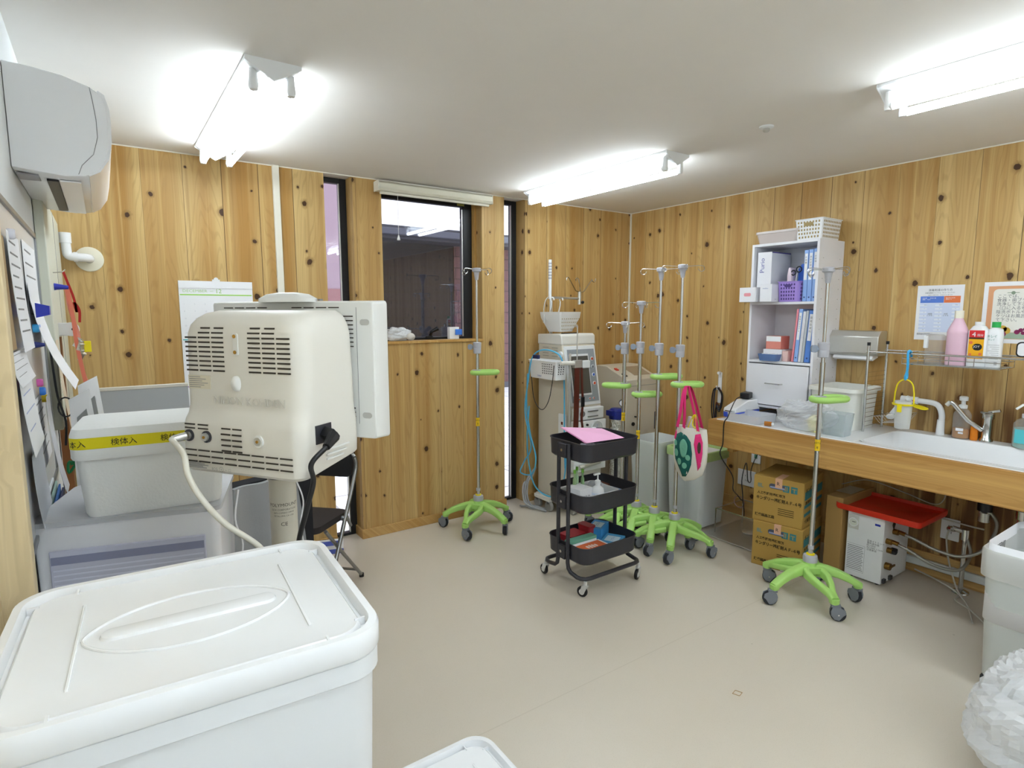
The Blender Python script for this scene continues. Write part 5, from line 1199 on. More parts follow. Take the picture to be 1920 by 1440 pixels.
# ================================================================ under the counter
def sol_box(label, loc, rz):
    o = thing('solution_box', label, 'cardboard box', loc, rz)
    # local: front face towards -x, width along y
    W, Dp, Hb = .288, .36, .278
    G().bx(0, Dp, -W/2, W/2, 0, Hb).out('carton', M_YCARD, o, bev=.003)
    F = -.0006
    tx = G()
    tx.text('人工腎臓用透析用剤', .018, (F, .120, .170), ud, nd, bold=.0006).text('キンダリー透析剤ＡＦ-４号', .024, (F, .125, .136), ud, nd, sx=.88, bold=.0010).text('扶桑薬品工業', .019, (F, .128, .032), ud, nd, bold=.0010)
    for i in range(4): tx.bx(F-.0003, F, -.095, -.005, .060+i*.012, .064+i*.012)
    tx.text('A8-A1M', .02, (F, -.02, .108), ud, nd) if False else None
    tx.out('printed_text', mat('carton_ink', '4c3c18', .8), o, smooth=False)
    G().text('8L', .034, (F, .120, .210), ud, nd, bold=.0008).out('volume_mark', mat('carton_teal_text', '6c8a80', .8), o, smooth=False)
    g = G()
    for y in (-.045, -.090): g.bx(F-.0004, F, y-.018, y+.018, .205, .245)
    for i in range(3): g.bx(.02, Dp-.02, -W/2-.0006, -W/2, .17-i*.05, .19-i*.05+(.03 if i == 0 else 0))
    g.out('teal_print', mat('carton_teal', '3c7c80', .8), o, smooth=False)
    g = G()
    g.bx(F-.0008, F-.0005, -.052, -.048, .212, .238).bx(F-.0008, F-.0005, -.042, -.038, .212, .238).bx(F-.0008, F-.0005, -.102, -.078, .230, .234).bx(F-.0008, F-.0005, -.092, -.088, .210, .232)
    g.out('symbol_print', M_YCARD, o, smooth=False)
    G().loft([[(F-e, y+.005, .228+z) for y, z in rrect(.095, .030, .014, 5)] for e in (0, .0005)]).out('hand_hole', mat('hole_slate', '4c5060', .8), o, smooth=False)
    G().loft([[(F-.0006-e, y+.005, .222+z) for y, z in rrect(.085, .010, .004, 3)] for e in (0, .0004)]).out('inner_film', mat('film_lilac', '9098b8', .6), o, smooth=False)
    G().bx(F-.0012, F-.0006, -.022, .018, .222, .279).bx(F-.001, .12, -.022, .018, .2785, .2792).out('pink_tape', mat('tape_pink', 'd8a888', .6), o, smooth=False)
    G().text('R', .03, (F-.0012, .010, .238), ud, nd).out('tape_mark', M_INK, o, smooth=False)
    s_ = (1, 0, 0); n_ = (0, -1, 0)
    G().text('キンダリー', .034, (.03, -W/2-.0006, .212), s_, n_, bold=.001).text('透析用剤 AF-4', .020, (.03, -W/2-.0006, .145), s_, n_, bold=.0006).text('T 扶桑薬品', .024, (.03, -W/2-.0006, .03), s_, n_, bold=.001).out('side_text', mat('carton_ink', '4c3c18'), o, smooth=False)
    return o
RB = -.30
sol_box('lower of the two golden solution boxes under the counter', (-.667, -1.888, 0), .20)
o2 = sol_box('upper of the two golden solution boxes under the counter', (-.660, -1.876, .279), .20)
lowb = [o for o in bpy.data.objects if o.name == 'solution_box'][0]
G().bx(-.0012, -.0006, -.10, -.03, .004, .055).out('shipping_label', M_PAPER, lowb, smooth=False, label='white shipping label')
o = thing('brown_carton', 'tall plain brown cardboard box beside the golden boxes', 'cardboard box', (-.215, -2.120, 0), .0)
G().bx(-.20, .19, -.015, .08, 0, .46).out('carton', M_CARD, o, bev=.003)
G().bx(-.08, .10, -.0, .09, .4602, .4606).out('top_label', mat('label_dull', 'c8bca4', .7), o, smooth=False)
wh = thing('water_heater', 'white electric water heater with a dial under the counter', 'water heater', (-.395, -2.255, 0))
G().bx(0, .33, -.098, .098, .012, .40).out('casing', M_WHITE, wh, bev=.004)
for x in (.03, .30):
    for y in (-.07, .07): G().cyl((x, y, 0), (x, y, .013), .012, n=10).out('foot', M_BLACK, wh)
G().bx(-.003, 0, .035, .09, .295, .375).out('dial_plate', mat('plate_pale', 'd0d0c8', .5), wh, bev=.001)
dl_ = G().cyl((-.003, .062, .335), (-.010, .062, .335), .025, n=22).out('thermometer_dial', M_WHITE, wh)
G().cyl((-.010, .062, .335), (-.0108, .062, .335), .021, n=22).out('dial_face', mat('dial_face', 'd8dcd0', .4), dl_)
G().box((-.0112, .058, .338), (.0006, .020, .003)).out('dial_needle', M_INK, dl_)
G().bx(-.0008, 0, -.078, -.050, .345, .357).out('blue_badge', mat('badge_blue', '2838a8', .4), wh, smooth=False)
g = G()
for i in range(14): g.bx(-.0006, 0, .00+(i*7 % 5)*.002, .088, .055+i*.0105, .058+i*.0105)
g.out('instruction_text', mat('ink_soft', '707074', .8), wh, smooth=False)
g = G().bx(-.0009, -.0006, -.005, .092, .046, .047).bx(-.0009, -.0006, -.005, .092, .205, .206).bx(-.0009, -.0006, -.006, -.005, .046, .206)
g.out('text_frame', M_GINK, wh, smooth=False)
G().text('日本イトミック\n電気温水器\nES-10N3\nAC100V 1.1kW\n注意事項', .013, (-.0008, -.015, .245), ud, nd).out('type_plate_text', mat('ink_soft', '707074'), wh, smooth=False)
for x, z, r, m in ((.04, .262, .016, 'brass'), (.12, .300, .016, 'brass'), (.06, .205, .016, 'brass'), (.05, .115, .020, 'brass')):
    G().cyl((x, -.098, z), (x, -.125, z), r, n=12).out('brass_port', mat('brass', '8c6a34', .35, metal=1), wh)
G().loft([[(.06+x*.5, -.13-y*.9, .200+x*.3+e) for x, y in rrect(.05, .04, .012, 3)] for e in (0, .016)]).out('valve_lever', M_BLACK, wh)
G().box((.075, -.126, .115), (.05, .006, .010)).out('drain_handle', mat('brass', '8c6a34'), wh)
for x in (.03, .11): G().box((x, -.102, .03), (.03, .02, .025)).out('bottom_socket', M_DARK, wh, bev=.004)
G().at((.12, -.0985, .34), 0).prism([(-.02, 0), (0, -.035), (.02, 0), (0, .035)], 'y', -.0008, 0).out('diamond_mark', M_INK, wh, smooth=False)
ry = thing('red_tray', 'red-orange plastic tray lid lying on top of the water heater', 'tray', (-.245, -2.318, .402))
G().rr([(.37, .43, .02, .0), (.38, .44, .022, .012), (.38, .44, .022, .034), (.37, .43, .02, .034), (.364, .424, .02, .016), (.35, .41, .02, .012)], n=4).out('tray', mat('tray_red', 'd8321c', .35), ry)
for k, pts in enumerate(([(-.265, -2.380, .300), (-.26, -2.45, .285), (-.24, -2.55, .25), (-.22, -2.66, .245), (-.16, -2.74, .30), (-.08, -2.76, .42), (-.06, -2.70, .50)], [(-.345, -2.380, .262), (-.33, -2.46, .235), (-.30, -2.56, .185), (-.24, -2.66, .175), (-.15, -2.68, .24), (-.10, -2.645, .31)])):
    o = thing('braided_hose', ('upper braided steel hose from the water heater to the pipework', 'lower braided steel hose from the water heater to the floor pipe')[k], 'hose', pts[0])
    G().tube([tuple(V3(p)-V3(pts[0])) for p in smoothpath(pts, 8)], .0085, 10).out('hose', mat('braided_steel', 'a8a8a0', .35, metal=.9, bump=.9, bscale=260), o)
    G().at((0, 0, 0)).tube([(0, .0, 0), (.0, -.03, -.004)], .012, 10).out('brass_nut', mat('brass', '8c6a34'), o)
fp = thing('floor_pipe', 'chrome stop-valve pipe rising from the floor under the sink', 'pipe', (-.095, -2.635, 0))
G().lathe([(.042, 0), (.040, .006), (.018, .016)], n=20).out('floor_flange', M_CHROME, fp)
G().cyl((0, 0, .01), (0, 0, .33), .012, n=12).out('riser', M_CHROME, fp)
G().cyl((0, 0, .30), (0, 0, .36), .020, n=12).cyl((-.0, .0, .345), (.0, .06, .350), .014, n=12).lathe([(.022, 0), (.024, .01), (.018, .02)], (0, .065, .335), 10).out('stop_valve', M_CHROME, fp)
up = thing('upper_pipes', 'pair of dark-banded chrome supply pipes rising to the counter', 'pipe', (-.07, -2.70, .45))
for y in (-.016, .016): G().cyl((0, y, -.02), (0, y, .20), .010, n=12).out('pipe', M_CHROME, up)
G().cyl((0, 0, .03), (0, 0, .075), .034, n=12).out('black_band', M_BLACK, up)
G().cyl((0, 0, -.03), (0, 0, .02), .026, n=12).out('joint', M_STEEL, up)
dp = thing('drain_trap', 'thick chrome drain pipe dropping from the sink above the lined bin', 'pipe', (-.36, -2.93, .50))
G().cyl((0, 0, 0), (0, 0, .157), .026, n=18).cyl((0, 0, .06), (0, 0, .10), .032, n=18).out('pipe', M_CHROME, dp)
rl = G().bx(-.018, -.0005, -2.45+2.45, 0+2.45-4.9, 0, .022).out('pipe_cover', M_CREAM, None)
rl.data.transform(Matrix.Identity(4)); bpy.data.objects.remove(rl)
o = G().bx(-.040, -.0125, -1.9, .0, 0, .045).out('pipe_rail', mat('rail_white', 'd8dcd8', .4), None, bev=.006, loc=(0, -2.30, .055)); tag(o, 'white pipe cover running along the skirting under the counter', 'pipe cover')
def outlet(label, y, z, w, h, detail=True):
    o = thing('wall_socket', label, 'socket', (-.0008, y, z))
    G().bx(-.008, 0, -w/2, w/2, -h/2, h/2).out('plate', M_WHITE2, o, bev=.003)
    if detail:
        for zz in (-.018, .018):
            for yy in (-.007, .007): G().bx(-.0088, -.008, yy-.0012, yy+.0012, zz-.006, zz+.006).out('slot', M_INK, o, smooth=False)
    return o
outlet('small socket with a green switch high under the counter edge', -1.315, .49, .075, .115)
G().bx(-.0095, -.0085, -.012, .012, -.02, .01).out('green_switch', mat('switch_green', '4c8c68', .5), bpy.data.objects['wall_socket'], smooth=False)
outlet('wide double socket plate behind the black cord, low on the right wall', -1.245, .305, .145, .12)
outlet('pale square socket plate on the right wall above the pipe rail', -2.535, .31, .09, .125)
for k, pts in enumerate(([(-.05, -1.95, .44), (-.04, -2.10, .50), (-.03, -2.3, .47), (-.03, -2.45, .44), (-.03, -2.50, .48), (-.03, -2.505, .56), (-.03, -2.505, .66)],
                         [(-.07, -2.40, .04), (-.09, -2.52, .025), (-.14, -2.64, .008), (-.24, -2.66, .008), (-.30, -2.74, .008), (-.40, -2.83, .008), (-.50, -2.88, .008)],
                         [(-.012, -2.53, .30), (-.03, -2.53, .25), (-.06, -2.56, .14), (-.16, -2.64, .035), (-.26, -2.72, .008), (-.45, -2.80, .008)],
                         [(-.03, -2.37, .385), (-.03, -2.5, .37), (-.035, -2.62, .365), (-.05, -2.70, .37)])):
    o = G().tube([tuple(V3(p)-V3(pts[0])) for p in smoothpath(pts, 7)], .0045 if k else .003, 6).out('white_cable', mat('cable_ivory', 'cfccc0', .5), None, loc=pts[0])
    tag(o, ('thin white cable arching above the red tray', 'white cable lying on the floor from the water heater to the lined bin', 'white cable dropping from the square socket to the floor', 'white cable running level from the heater past the square socket')[k], 'cable')
# stainless stand at the wall
ss = thing('steel_stand', 'low stainless wire stand on the floor left of the golden boxes', 'stand', (-.33, -1.47, 0))
G().bx(-.22, .26, -.20, .20, .004, .012).out('base_plate', M_STEEL, ss, bev=.002)
for x, y in ((-.14, -.15), (-.14, .15), (.18, -.15), (.18, .15)): G().cyl((x, y, .012), (x, y, .185), .004, n=8).out('rod', M_CHROME, ss)
G().tube([(-.14, -.15, .185), (.18, -.15, .185), (.18, .15, .185), (-.14, .15, .185)], .004, 8, closed=True).out('top_frame', M_CHROME, ss)
G().lathe([(.05, .012), (.055, .02), (.03, .03)], (.05, .0, 0), 18).out('centre_disc', M_STEEL, ss)
G().tube(arc((-.05, -.196, .0), .025, 0, PI, 8, 'xz'), .004, 8).out('pull_loop', M_CHROME, ss) if False else None
cr = thing('clear_ring', 'clear plastic ring hanging from the black cord behind the steel stand', 'ring', (-.26, -1.36, .20))
G().tube([(0, .04*math.cos(a), .04*math.sin(a)) for a in [2*PI*i/20 for i in range(20)]], .004, 6, closed=True).out('ring', clear('ring_pinkish', 'c8a8a0', .5), cr)

# ================================================================ lined bin on the right, plastic bag
M_BINR = mat('bin_grey', 'cfd3cf', .5)
rbn = thing('lined_bin', 'tall white bin lined with newspaper and a clear bag at the right edge', 'bin', (-.820, -3.165, 0))
G().rr([(.40, .33, .04, .02), (.41, .34, .04, .03), (.45, .39, .05, .585), (.44, .38, .05, .585), (.40, .33, .04, .05)], n=5).out('body', M_BINR, rbn)
for x, y in ((-.19, .155), (.19, .155), (-.19, -.155), (.19, -.155)):
    G().bx(x-.014, x+.014, y-.014, y+.014, 0, .060).out('foot', M_BLACK, rbn, bev=.003)
G().rr([(.466, .406, .05, .485), (.470, .410, .055, .50), (.472, .412, .055, .590), (.462, .402, .05, .598), (.436, .376, .05, .592), (.425, .365, .05, .50)], n=5, cap0=False, cap1=False).out('clear_liner', clear('liner_thick', 'eeeeea', .45, .3), rbn)
nw = G().rr([(.434, .374, .045, .30), (.436, .376, .045, .622)], n=5, cap0=False, cap1=False).out('newspaper_lining', M_PAPER, rbn, solid=.001)
g = G()
for i in range(11): g.bx(-.2165+.003, -.2165+.0044, .11-i*.022, .118-i*.022+.006*(i % 2), .46, .590-(i % 3)*.012)
for i in range(7): g.text('新聞回収', .045, (-.16+.0*i, .1855, .545-.055*i), (1, 0, 0), (0, -1, 0)) if i < 2 else g.bx(-.15, .12, .1845, .1858, .46-.02*(i-2), .467-.02*(i-2))
g.out('newsprint', M_INK, nw, smooth=False)
o = crumple(G(), (0, 0, .20), .17, .14, .08, 61, amp=.12).out('crumpled_newspaper', M_PAPER, None, loc=(-.83, -3.185, .20)); tag(o, 'crumpled paper inside the lined bin', 'paper')
gb = crumple(G(), (0, 0, .205), .27, .23, .205, 71, nu=64, nv=40, amp=.13, sq=.85).out('garbage_bag', clear('garbage_film', 'f2f4f6', .48, .35), None, loc=(-1.46, -3.32, .0), smooth=False); tag(gb, 'full translucent white plastic bag at the lower right corner', 'plastic bag')
o = thing('small_black_wheel', 'small dark wheel on the floor just left of the lined bin', 'wheel', (-.33, -2.90, .022))
G().cyl((0, -.01, 0), (0, .01, 0), .022, n=16).out('tyre', M_TYRE, o)
# rubber band on the floor
o = G().tube([(.016*math.cos(a)*(1+.3*math.cos(2*a)), .011*math.sin(a)*(1.0-.55*math.cos(2*a)), .0015) for a in [2*PI*i/24 for i in range(24)]], .0012, 6, closed=True).out('rubber_band', mat('rubber_tan', 'b08c5c', .6), None, loc=(-1.87, -2.449, 0), rz=-.5); tag(o, 'small tan rubber band lying on the open floor', 'rubber band')

# ================================================================ white lidded pails in the foreground
def pail(label, cx, cy, z0, w, d, h, rz=0):
    t = thing('lidded_pail', label, 'pail', (cx, cy, z0), rz)
    hb = h-.05
    G().rr([(w*.88, d*.86, .035, 0), (w*.90, d*.88, .04, .006), (w*.955, d*.945, .045, hb-.02), (w*.955, d*.945, .045, hb)], n=7).out('body', mat('pail_white', 'e4e6e8', .42), t)
    G().rr([(w*.975, d*.97, .048, hb-.018), (w*.985, d*.98, .05, hb-.016), (w*.985, d*.98, .05, hb+.012), (w*.975, d*.97, .048, hb+.0135)], n=8, cap0=True).out('body_rim', mat('pail_white', 'dfe1e2'), t)
    lid = G().rr([(w*.99, d*.985, .052, hb+.014), (w, d, .056, hb+.018), (w, d, .056, h-.006), (w-.005, d-.005, .054, h), (w-.026, d-.026, .048, h), (w-.031, d-.031, .046, h-.005), (w-.034, d-.034, .045, h-.015),
                 (w-.046, d-.046, .042, h-.016), (w-.050, d-.050, .040, h-.009), (w-.056, d-.056, .038, h-.006), (w-.075, d-.075, .03, h-.008), (w*.5, d*.5, .03, h-.0095)], n=8).out('lid', M_WHITE2, t)
    # lens-shaped grip recess with a raised bar across
    def lens(a, b, z, n=20): return [(a*math.cos(2*PI*i/n)*(1), b*math.sin(2*PI*i/n)*abs(math.sin(2*PI*i/n))**.25, z) for i in range(n)]
    G().tube(lens(w*.29, d*.20, h-.0088, 40), .0026, 8, closed=True).out('grip_rim', M_WHITE2, lid)
    G().rr([(w*.50, d*.085, d*.04, h-.0098), (w*.49, d*.075, d*.036, h-.0055), (w*.46, d*.055, d*.026, h-.0040)], n=6).out('grip_bar', M_WHITE2, lid)
    for s in (-1, 1): G().bx(s*w*.30, s*(w*.30+.004), -d*.30, d*.30, h-.010, h-.0065).out('lid_rib', M_WHITE2, lid, bev=.001)
    for s in (-1, 1):
        for y in (-d*.36, d*.36): G().bx(s*(w/2-.033), s*(w/2-.018), y-.0015, y+.0015, h-.015, h-.004).out('rim_web', M_WHITE2, lid)
    for s in (-1, 1):
        for x in (-w*.33, w*.33): G().bx(x-.0015, x+.0015, s*(d/2-.033), s*(d/2-.018), h-.015, h-.004).out('rim_web', M_WHITE2, lid)
    return t
pail('large white lidded pail filling the lower left corner, upper of the stack', -3.800, -2.790, .5505, .462, .400, .5495, -.055)
pail('white lidded pail underneath the large one, hidden below the picture edge', -3.802, -2.782, 0, .452, .382, .5495)
pail('lower white lidded pail whose lid corner shows at the bottom edge', -3.362, -2.775, 0, .385, .385, .50)

# ================================================================ patient monitor on its column
mo = thing('patient_monitor', 'ivory patient monitor seen from behind, on a grey column', 'monitor', (-3.663, -2.455, 1.205), -0.9630)
M_MON, M_MONW = mat('monitor_ivory', 'dfdbd1', .42, bump=.06, bscale=900), mat('monitor_pale', 'e6e6e2', .40)
def sec(y, w, z0, z1, r, n=6): return [(x, y, (z0+z1)/2+z) for x, z in rrect(w, z1-z0, r, n)]
# casing: back at y=0, deeper lower block; front at +y
L_ = []
for z, w, yb, r, sl in ((-.001, .288, .004, .02, .14), (.001, .306, -.006, .024, .14), (.008, .316, -.0125, .026, .12), (.05, .318, -.0135, .026, .03), (.100, .318, -.0130, .028, 0), (.112, .317, -.010, .03, 0), (.124, .316, -.0045, .034, 0), (.140, .316, -.0005, .036, 0), (.20, .314, 0, .036, 0),
                        (.29, .310, 0, .040, 0), (.308, .306, .004, .045, 0), (.322, .296, .014, .05, 0), (.332, .278, .030, .05, 0), (.338, .25, .052, .05, 0)):
    yf = .186; c_ = (yb+yf)/2
    L_.append([(x, c_+y, z+(c_+y-yb)*sl) for x, y in rrect(w, yf-yb, min(r, (yf-yb)/2-.001), 7)])
G().loft(L_).out('rear_cover', M_MON, mo)
# front bezel
G().loft([[(x-.03, y, .205+z) for x, z in rrect(w, h_, r, 6)] for y, w, h_, r in ((.186, .452, .300, .006), (.188, .456, .304, .007), (.236, .462, .310, .007), (.240, .458, .306, .006))]).out('front_housing', M_MONW, mo)
G().bx(-.235, .175, .2405, .2415, .075, .335).out('screen', mat('screen_off', '20242a', .15), mo)
G().loft([[(x-.03, .186+y, .357+z) for x, y in rrect(w, d, d*.48, 7)] for w, d, z in ((.15, .055, .0), (.15, .052, .008), (.11, .035, .018), (.05, .012, .022))]).out('alarm_lamp', M_MONW, mo)
for x in (-.10, .05): G().cyl((x, .20, .360), (x, .20, .364), .006, n=10).out('top_screw', M_GREYMET, mo)
def slot(g, x0, x1, z, y=-.0006, h=.0042): return g.bx(x0, x1, y-.0012, y+.0006, z-h/2, z+h/2)
vm = mat('vent_black', '3a342c', .7)
for x0, k0 in ((-.138, 0), (.028, 1)):
    g = G()
    for i in range(10):
        z = .302-i*.0097
        for j in range(3):
            a = x0+j*.036
            if i < 2 and ((k0 == 0 and j == 0) or (k0 == 1 and j == 2)): continue
            slot(g, a+(.006 if i == 0 else 0), a+.031, z, .0004 if i > 1 else (.0028 if i == 0 else .0012), .0034)
    g.out('rear_vent', vm, mo, smooth=False)
g = G()
for i in range(3):
    for j in range(8): slot(g, -.140+j*.0355, -.140+j*.0355+.030, .048-i*.012, -.0146, .0026)
g.out('lower_vent', vm, mo, smooth=False)
g = G()
for i in range(5):
    for j in range(2): slot(g, -.040+j*.029, -.040+j*.029+.024, .098-i*.0115, -.0148 if i else -.0125, .003)
g.out('middle_vent', vm, mo, smooth=False)
g = G()
for i in range(2):
    for j in range(2): slot(g, -.140+j*.036, -.140+j*.036+.028, .102-i*.008, -.0125, .0028)
g.out('small_vent', vm, mo, smooth=False)
# side vents on the right of the housing and top slits
for z0, n in ((.325, 8), (.120, 6)):
    g = G()
    for i in range(n): g.bx(.120, .146, .1848, .1856, z0-i*.0095-.0013, z0-i*.0095+.0013)
    g.out('housing_vent', vm, mo, smooth=False)
G().bx(.1548, .1553, .1850, .1862, .085, .345).out('housing_seam', M_GINK, mo, smooth=False)
g = G()
for x0 in (-.222, -.02):
    for j in range(4): g.bx(x0+j*.034, x0+j*.034+.028, .1852, .1862, .343, .3455)
g.out('top_vent', vm, mo, smooth=False)
for z in (.312, .105): G().loft([[(.176+x, .1855+e, z+zz) for x, zz in rrect(.024, .013, .0064, 6)] for e in (-.0004, .0006)]).out('grip_dimple', mat('dimple', 'b8b6b0', .5), mo)
for z0, z1 in ((.225, .285),):
    G().loft([[(-.002+x, y, .270+zz) for x, zz in rrect(.012, .044, .003, 3)] for y in (-.0025, .003)]).out('hook_plate', M_MONW, mo)
    for z in (.286, .254): G().cyl((-.003, -.0030, z), (-.003, -.004, z), .0038, n=12).out('brass_screw', mat('brass_light', 'b88c3c', .35, metal=.8), mo)
G().loft([[(-.004+.010*math.cos(a)*k-(.004 if math.cos(a) < 0 else 0), y, .190+.017*math.sin(a)*k) for a in [2*PI*i/16 for i in range(16)]] for y, k in ((.001, 1), (-.006, .8), (-.010, .3))]).out('round_latch', M_MONW, mo)
G().bx(-.135, -.075, -.0012, .0006, .176, .204).out('sticker', mat('sticker_cream', 'dcd4be', .5), mo, smooth=False)
g = G()
for i in range(6): g.bx(-.132, -.132+.03+(i*13 % 5)*.005, -.0016, -.0012, .200-i*.0042, .2012-i*.0042)
for i in range(5): g.bx(-.140, -.140+.04+(i*17 % 5)*.005, -.0150, -.0144, .0215-i*.0028, .0228-i*.0028)
g.out('sticker_print', M_GINK, mo, smooth=False)
G().text('NIHON KOHDEN', .0235, (.024, -.0014, .147), (1, 0, 0), (0, -1, 0), 'CENTER', sx=1.0, thick=.0006).out('embossed_lettering', mat('emboss', 'd8d4ca', .45), mo, smooth=False)
G().text('ECG  ⊕  ~  ☐', .008, (-.07, -.0150, .009), (1, 0, 0), (0, -1, 0)).out('symbol_print', M_GINK, mo, smooth=False)
for x in (-.128, -.080, .056):
    o = G().cyl((x, -.0125, .078), (x, -.0165, .078), .0125, n=20).out('socket_ring', M_MONW if x > 0 else M_DARK, mo)
    G().cyl((x, -.016, .078), (x, -.022 if x < 0 else -.018, .078), .0085, n=16).out('socket', M_STEEL, o)
    G().cyl((x, -.022 if x < 0 else -.018, .078), (x, -.0235 if x < 0 else -.0195, .078), .003, n=10).out('socket_pin', mat('brass_light', 'b88c3c'), o)
# right side: inlet recess, ribs, notch
G().bx(.1585, .1612, .030, .078, .070, .108).out('inlet_recess', M_DARK, mo, smooth=False)
for i in range(3): G().bx(.160, .1635, .060, .135-.01*i, .052-i*.010, .055-i*.010).out('side_rib', M_MONW, mo)
G().cyl((.10, .05, -.010), (.10, .05, .02), .018, n=16).out('cable_notch', M_DARK, mo) if False else None
# column
cl = thing('monitor_column', 'grey-ivory monitor column printed POLYMOUNT below the patient monitor', 'column', (-3.573, -2.385, 0))
G().lathe([(.029, .035), (.029, 1.165), (.0315, 1.168), (.0315, 1.185), (.024, 1.188), (.024, 1.204)], n=28).out('column', mat('column_grey', 'cfcabb', .4), cl)
G().lathe([(.0318, 1.172), (.0318, 1.176)], n=28).out('column_ring', M_DARK, cl)
G().rr([(.30, .26, .06, 0), (.30, .26, .06, .022), (.27, .23, .05, .036)], n=6).out('base', M_GREYPL, cl)
dv = V3((-3.88+3.573, -3.73+2.385, 0)).normalized(); uv = V3((0, 0, 1)).cross(dv)
g = G()
for body, size, z in (('POLYMOUNT', .0105, 1.110), ('GCX CORPORATION', .0055, 1.101), ('3875 CYPRESS DRIVE', .0048, 1.094), ('PETALUMA CA USA', .0048, 1.087), ('CE', .012, 1.066)):
    # wrap the lettering round the column
    t_ = G().text(body, size, (0, 0, 0), (1, 0, 0), (0, -1, 0), 'CENTER', sx=1.05)
    vs = []
    for x, y, zz in t_.v:
        a = x/.0292; p_ = dv*math.cos(a)*.0294 + uv*math.sin(a)*.0294; vs.append((p_.x, p_.y, z+zz))
    g.add(vs, t_.f)
g.out('column_lettering', mat('ink_column', '4c4840', .6), cl, smooth=False)
# cables of the monitor
wc = thing('white_signal_cable', 'thick white cable plugged into the back of the monitor, sagging behind the pail', 'cable', (0, 0, 0))
base_ = Matrix.Translation((-3.663, -2.455, 1.205)) @ Matrix.Rotation(-.9630, 4, 'Z')
s0 = base_ @ V3((-.128, -.030, .078)); s1 = base_ @ V3((-.138, -.048, .075))
wc.location = s0
rel = lambda p: tuple(V3(p)-s0)
G().tube([rel(base_ @ V3((-.128, -.0235, .078))), rel(base_ @ V3((-.131, -.034, .077))), rel(base_ @ V3((-.138, -.048, .075)))], [.0085, .0085, .007], 12).out('metal_plug', M_STEEL, wc)
G().tube([rel(p) for p in smoothpath([s1, (-3.770, -2.462, 1.266), (-3.767, -2.485, 1.230), (-3.750, -2.495, 1.186), (-3.712, -2.505, 1.128), (-3.648, -2.515, 1.062), (-3.62, -2.515, .98), (-3.64, -2.47, .80)], 8)], .0058, 10).out('cable', mat('cable_cream', 'e0ddd0', .45), wc)
pw = thing('monitor_power_cord', 'black power cord plugged into the right side of the monitor', 'cord', (0, 0, 0))
a0 = base_ @ V3((.1625, .055, .088)); pw.location = a0; rel2 = lambda p: tuple(V3(p)-a0)
g = G()
c0, c1, c2 = base_ @ V3((.1620, .055, .089)), base_ @ V3((.188, .050, .087)), base_ @ V3((.196, .015, .072))
g.tube([rel2(c0), rel2(c1)], [.015, .014], 4).tube([rel2(c1), rel2(c2)], [.013, .008], 8)
g.out('plug', M_BLACK, pw)
G().tube([rel2(p) for p in smoothpath([c2, base_ @ V3((.186, -.018, .045)), (-3.560, -2.585, 1.205), (-3.572, -2.575, 1.150), (-3.588, -2.550, 1.060), (-3.60, -2.52, .90), (-3.60, -2.50, .60)], 8)], .0052, 10).out('cord', M_BLACK, pw)

# ================================================================ desk, clear case, styrofoam box
de = thing('desk', 'pale desk along the left wall below the boxes', 'desk', (-3.84, -1.32, 0))
G().bx(-.215, .235, -.80, .95, .635, .67).out('desk_top', mat('desk_top', 'd8cdb8', .5), de, bev=.003)
for x in (-.19, .21):
    for y in (-.77, .92): G().bx(x-.02, x+.02, y-.02, y+.02, 0, .6345).out('leg', M_GREYMET, de)
cs = thing('clear_drawer_case', 'translucent white plastic drawer case with files inside, under the styrofoam box', 'case', (-3.818, -1.835, .671), -.26)
G().rr([(.405, .33, .02, 0), (.415, .34, .022, .345)], n=4).out('case_shell', clear('case_milky', 'f6f7fb', .08, .1), cs)
G().rr([(.425, .350, .024, .3455), (.425, .350, .024, .358)], n=4).out('case_lid', M_MILKY, cs)
dw_ = G().bx(-.172, .172, -.178, -.1705, .015, .285).out('drawer', mat('drawer_lilac', 'c9cbdc', .35), cs, bev=.003)
g = G()
for i in range(17): g.bx(-.165, .165, -.1788, -.178, .025+i*.0130, .0285+i*.0130)
g.out('stacked_sheets', mat('sheet_edge', 'dcdeee', .6), dw_, smooth=False)
G().bx(-.168, .168, -.1792, -.178, .250, .270).out('dark_band', mat('band_slate', '9094b0', .5), dw_, smooth=False)
st = thing('styrofoam_box', 'white styrofoam box with yellow specimen tape round its lid', 'box', (-3.788, -1.895, 1.0295), -.10)
G().rr([(.295, .20, .022, 0), (.305, .21, .024, .012), (.325, .235, .028, .150)], n=6).out('box_body', M_STYRO, st)
sl = G().rr([(.336, .255, .03, .152), (.342, .262, .034, .158), (.342, .262, .034, .212), (.332, .252, .034, .228), (.30, .21, .03, .232)], n=6).out('box_lid', M_STYRO, st)
G().rr([(.3435, .2635, .0345, .180), (.3435, .2635, .0345, .208)], n=6, cap0=False, cap1=False).out('yellow_tape', M_YTAPE, sl)
g = G()
for x in (-.19, -.085, .02, .125): g.text('検体入', .0185, (x+.0, -.1320, .187), (1, 0, 0), (0, -1, 0))
g.v = [(min(max(x, -.165), .175), y, z) for x, y, z in g.v]
g.out('tape_writing', M_INK, sl, smooth=False)
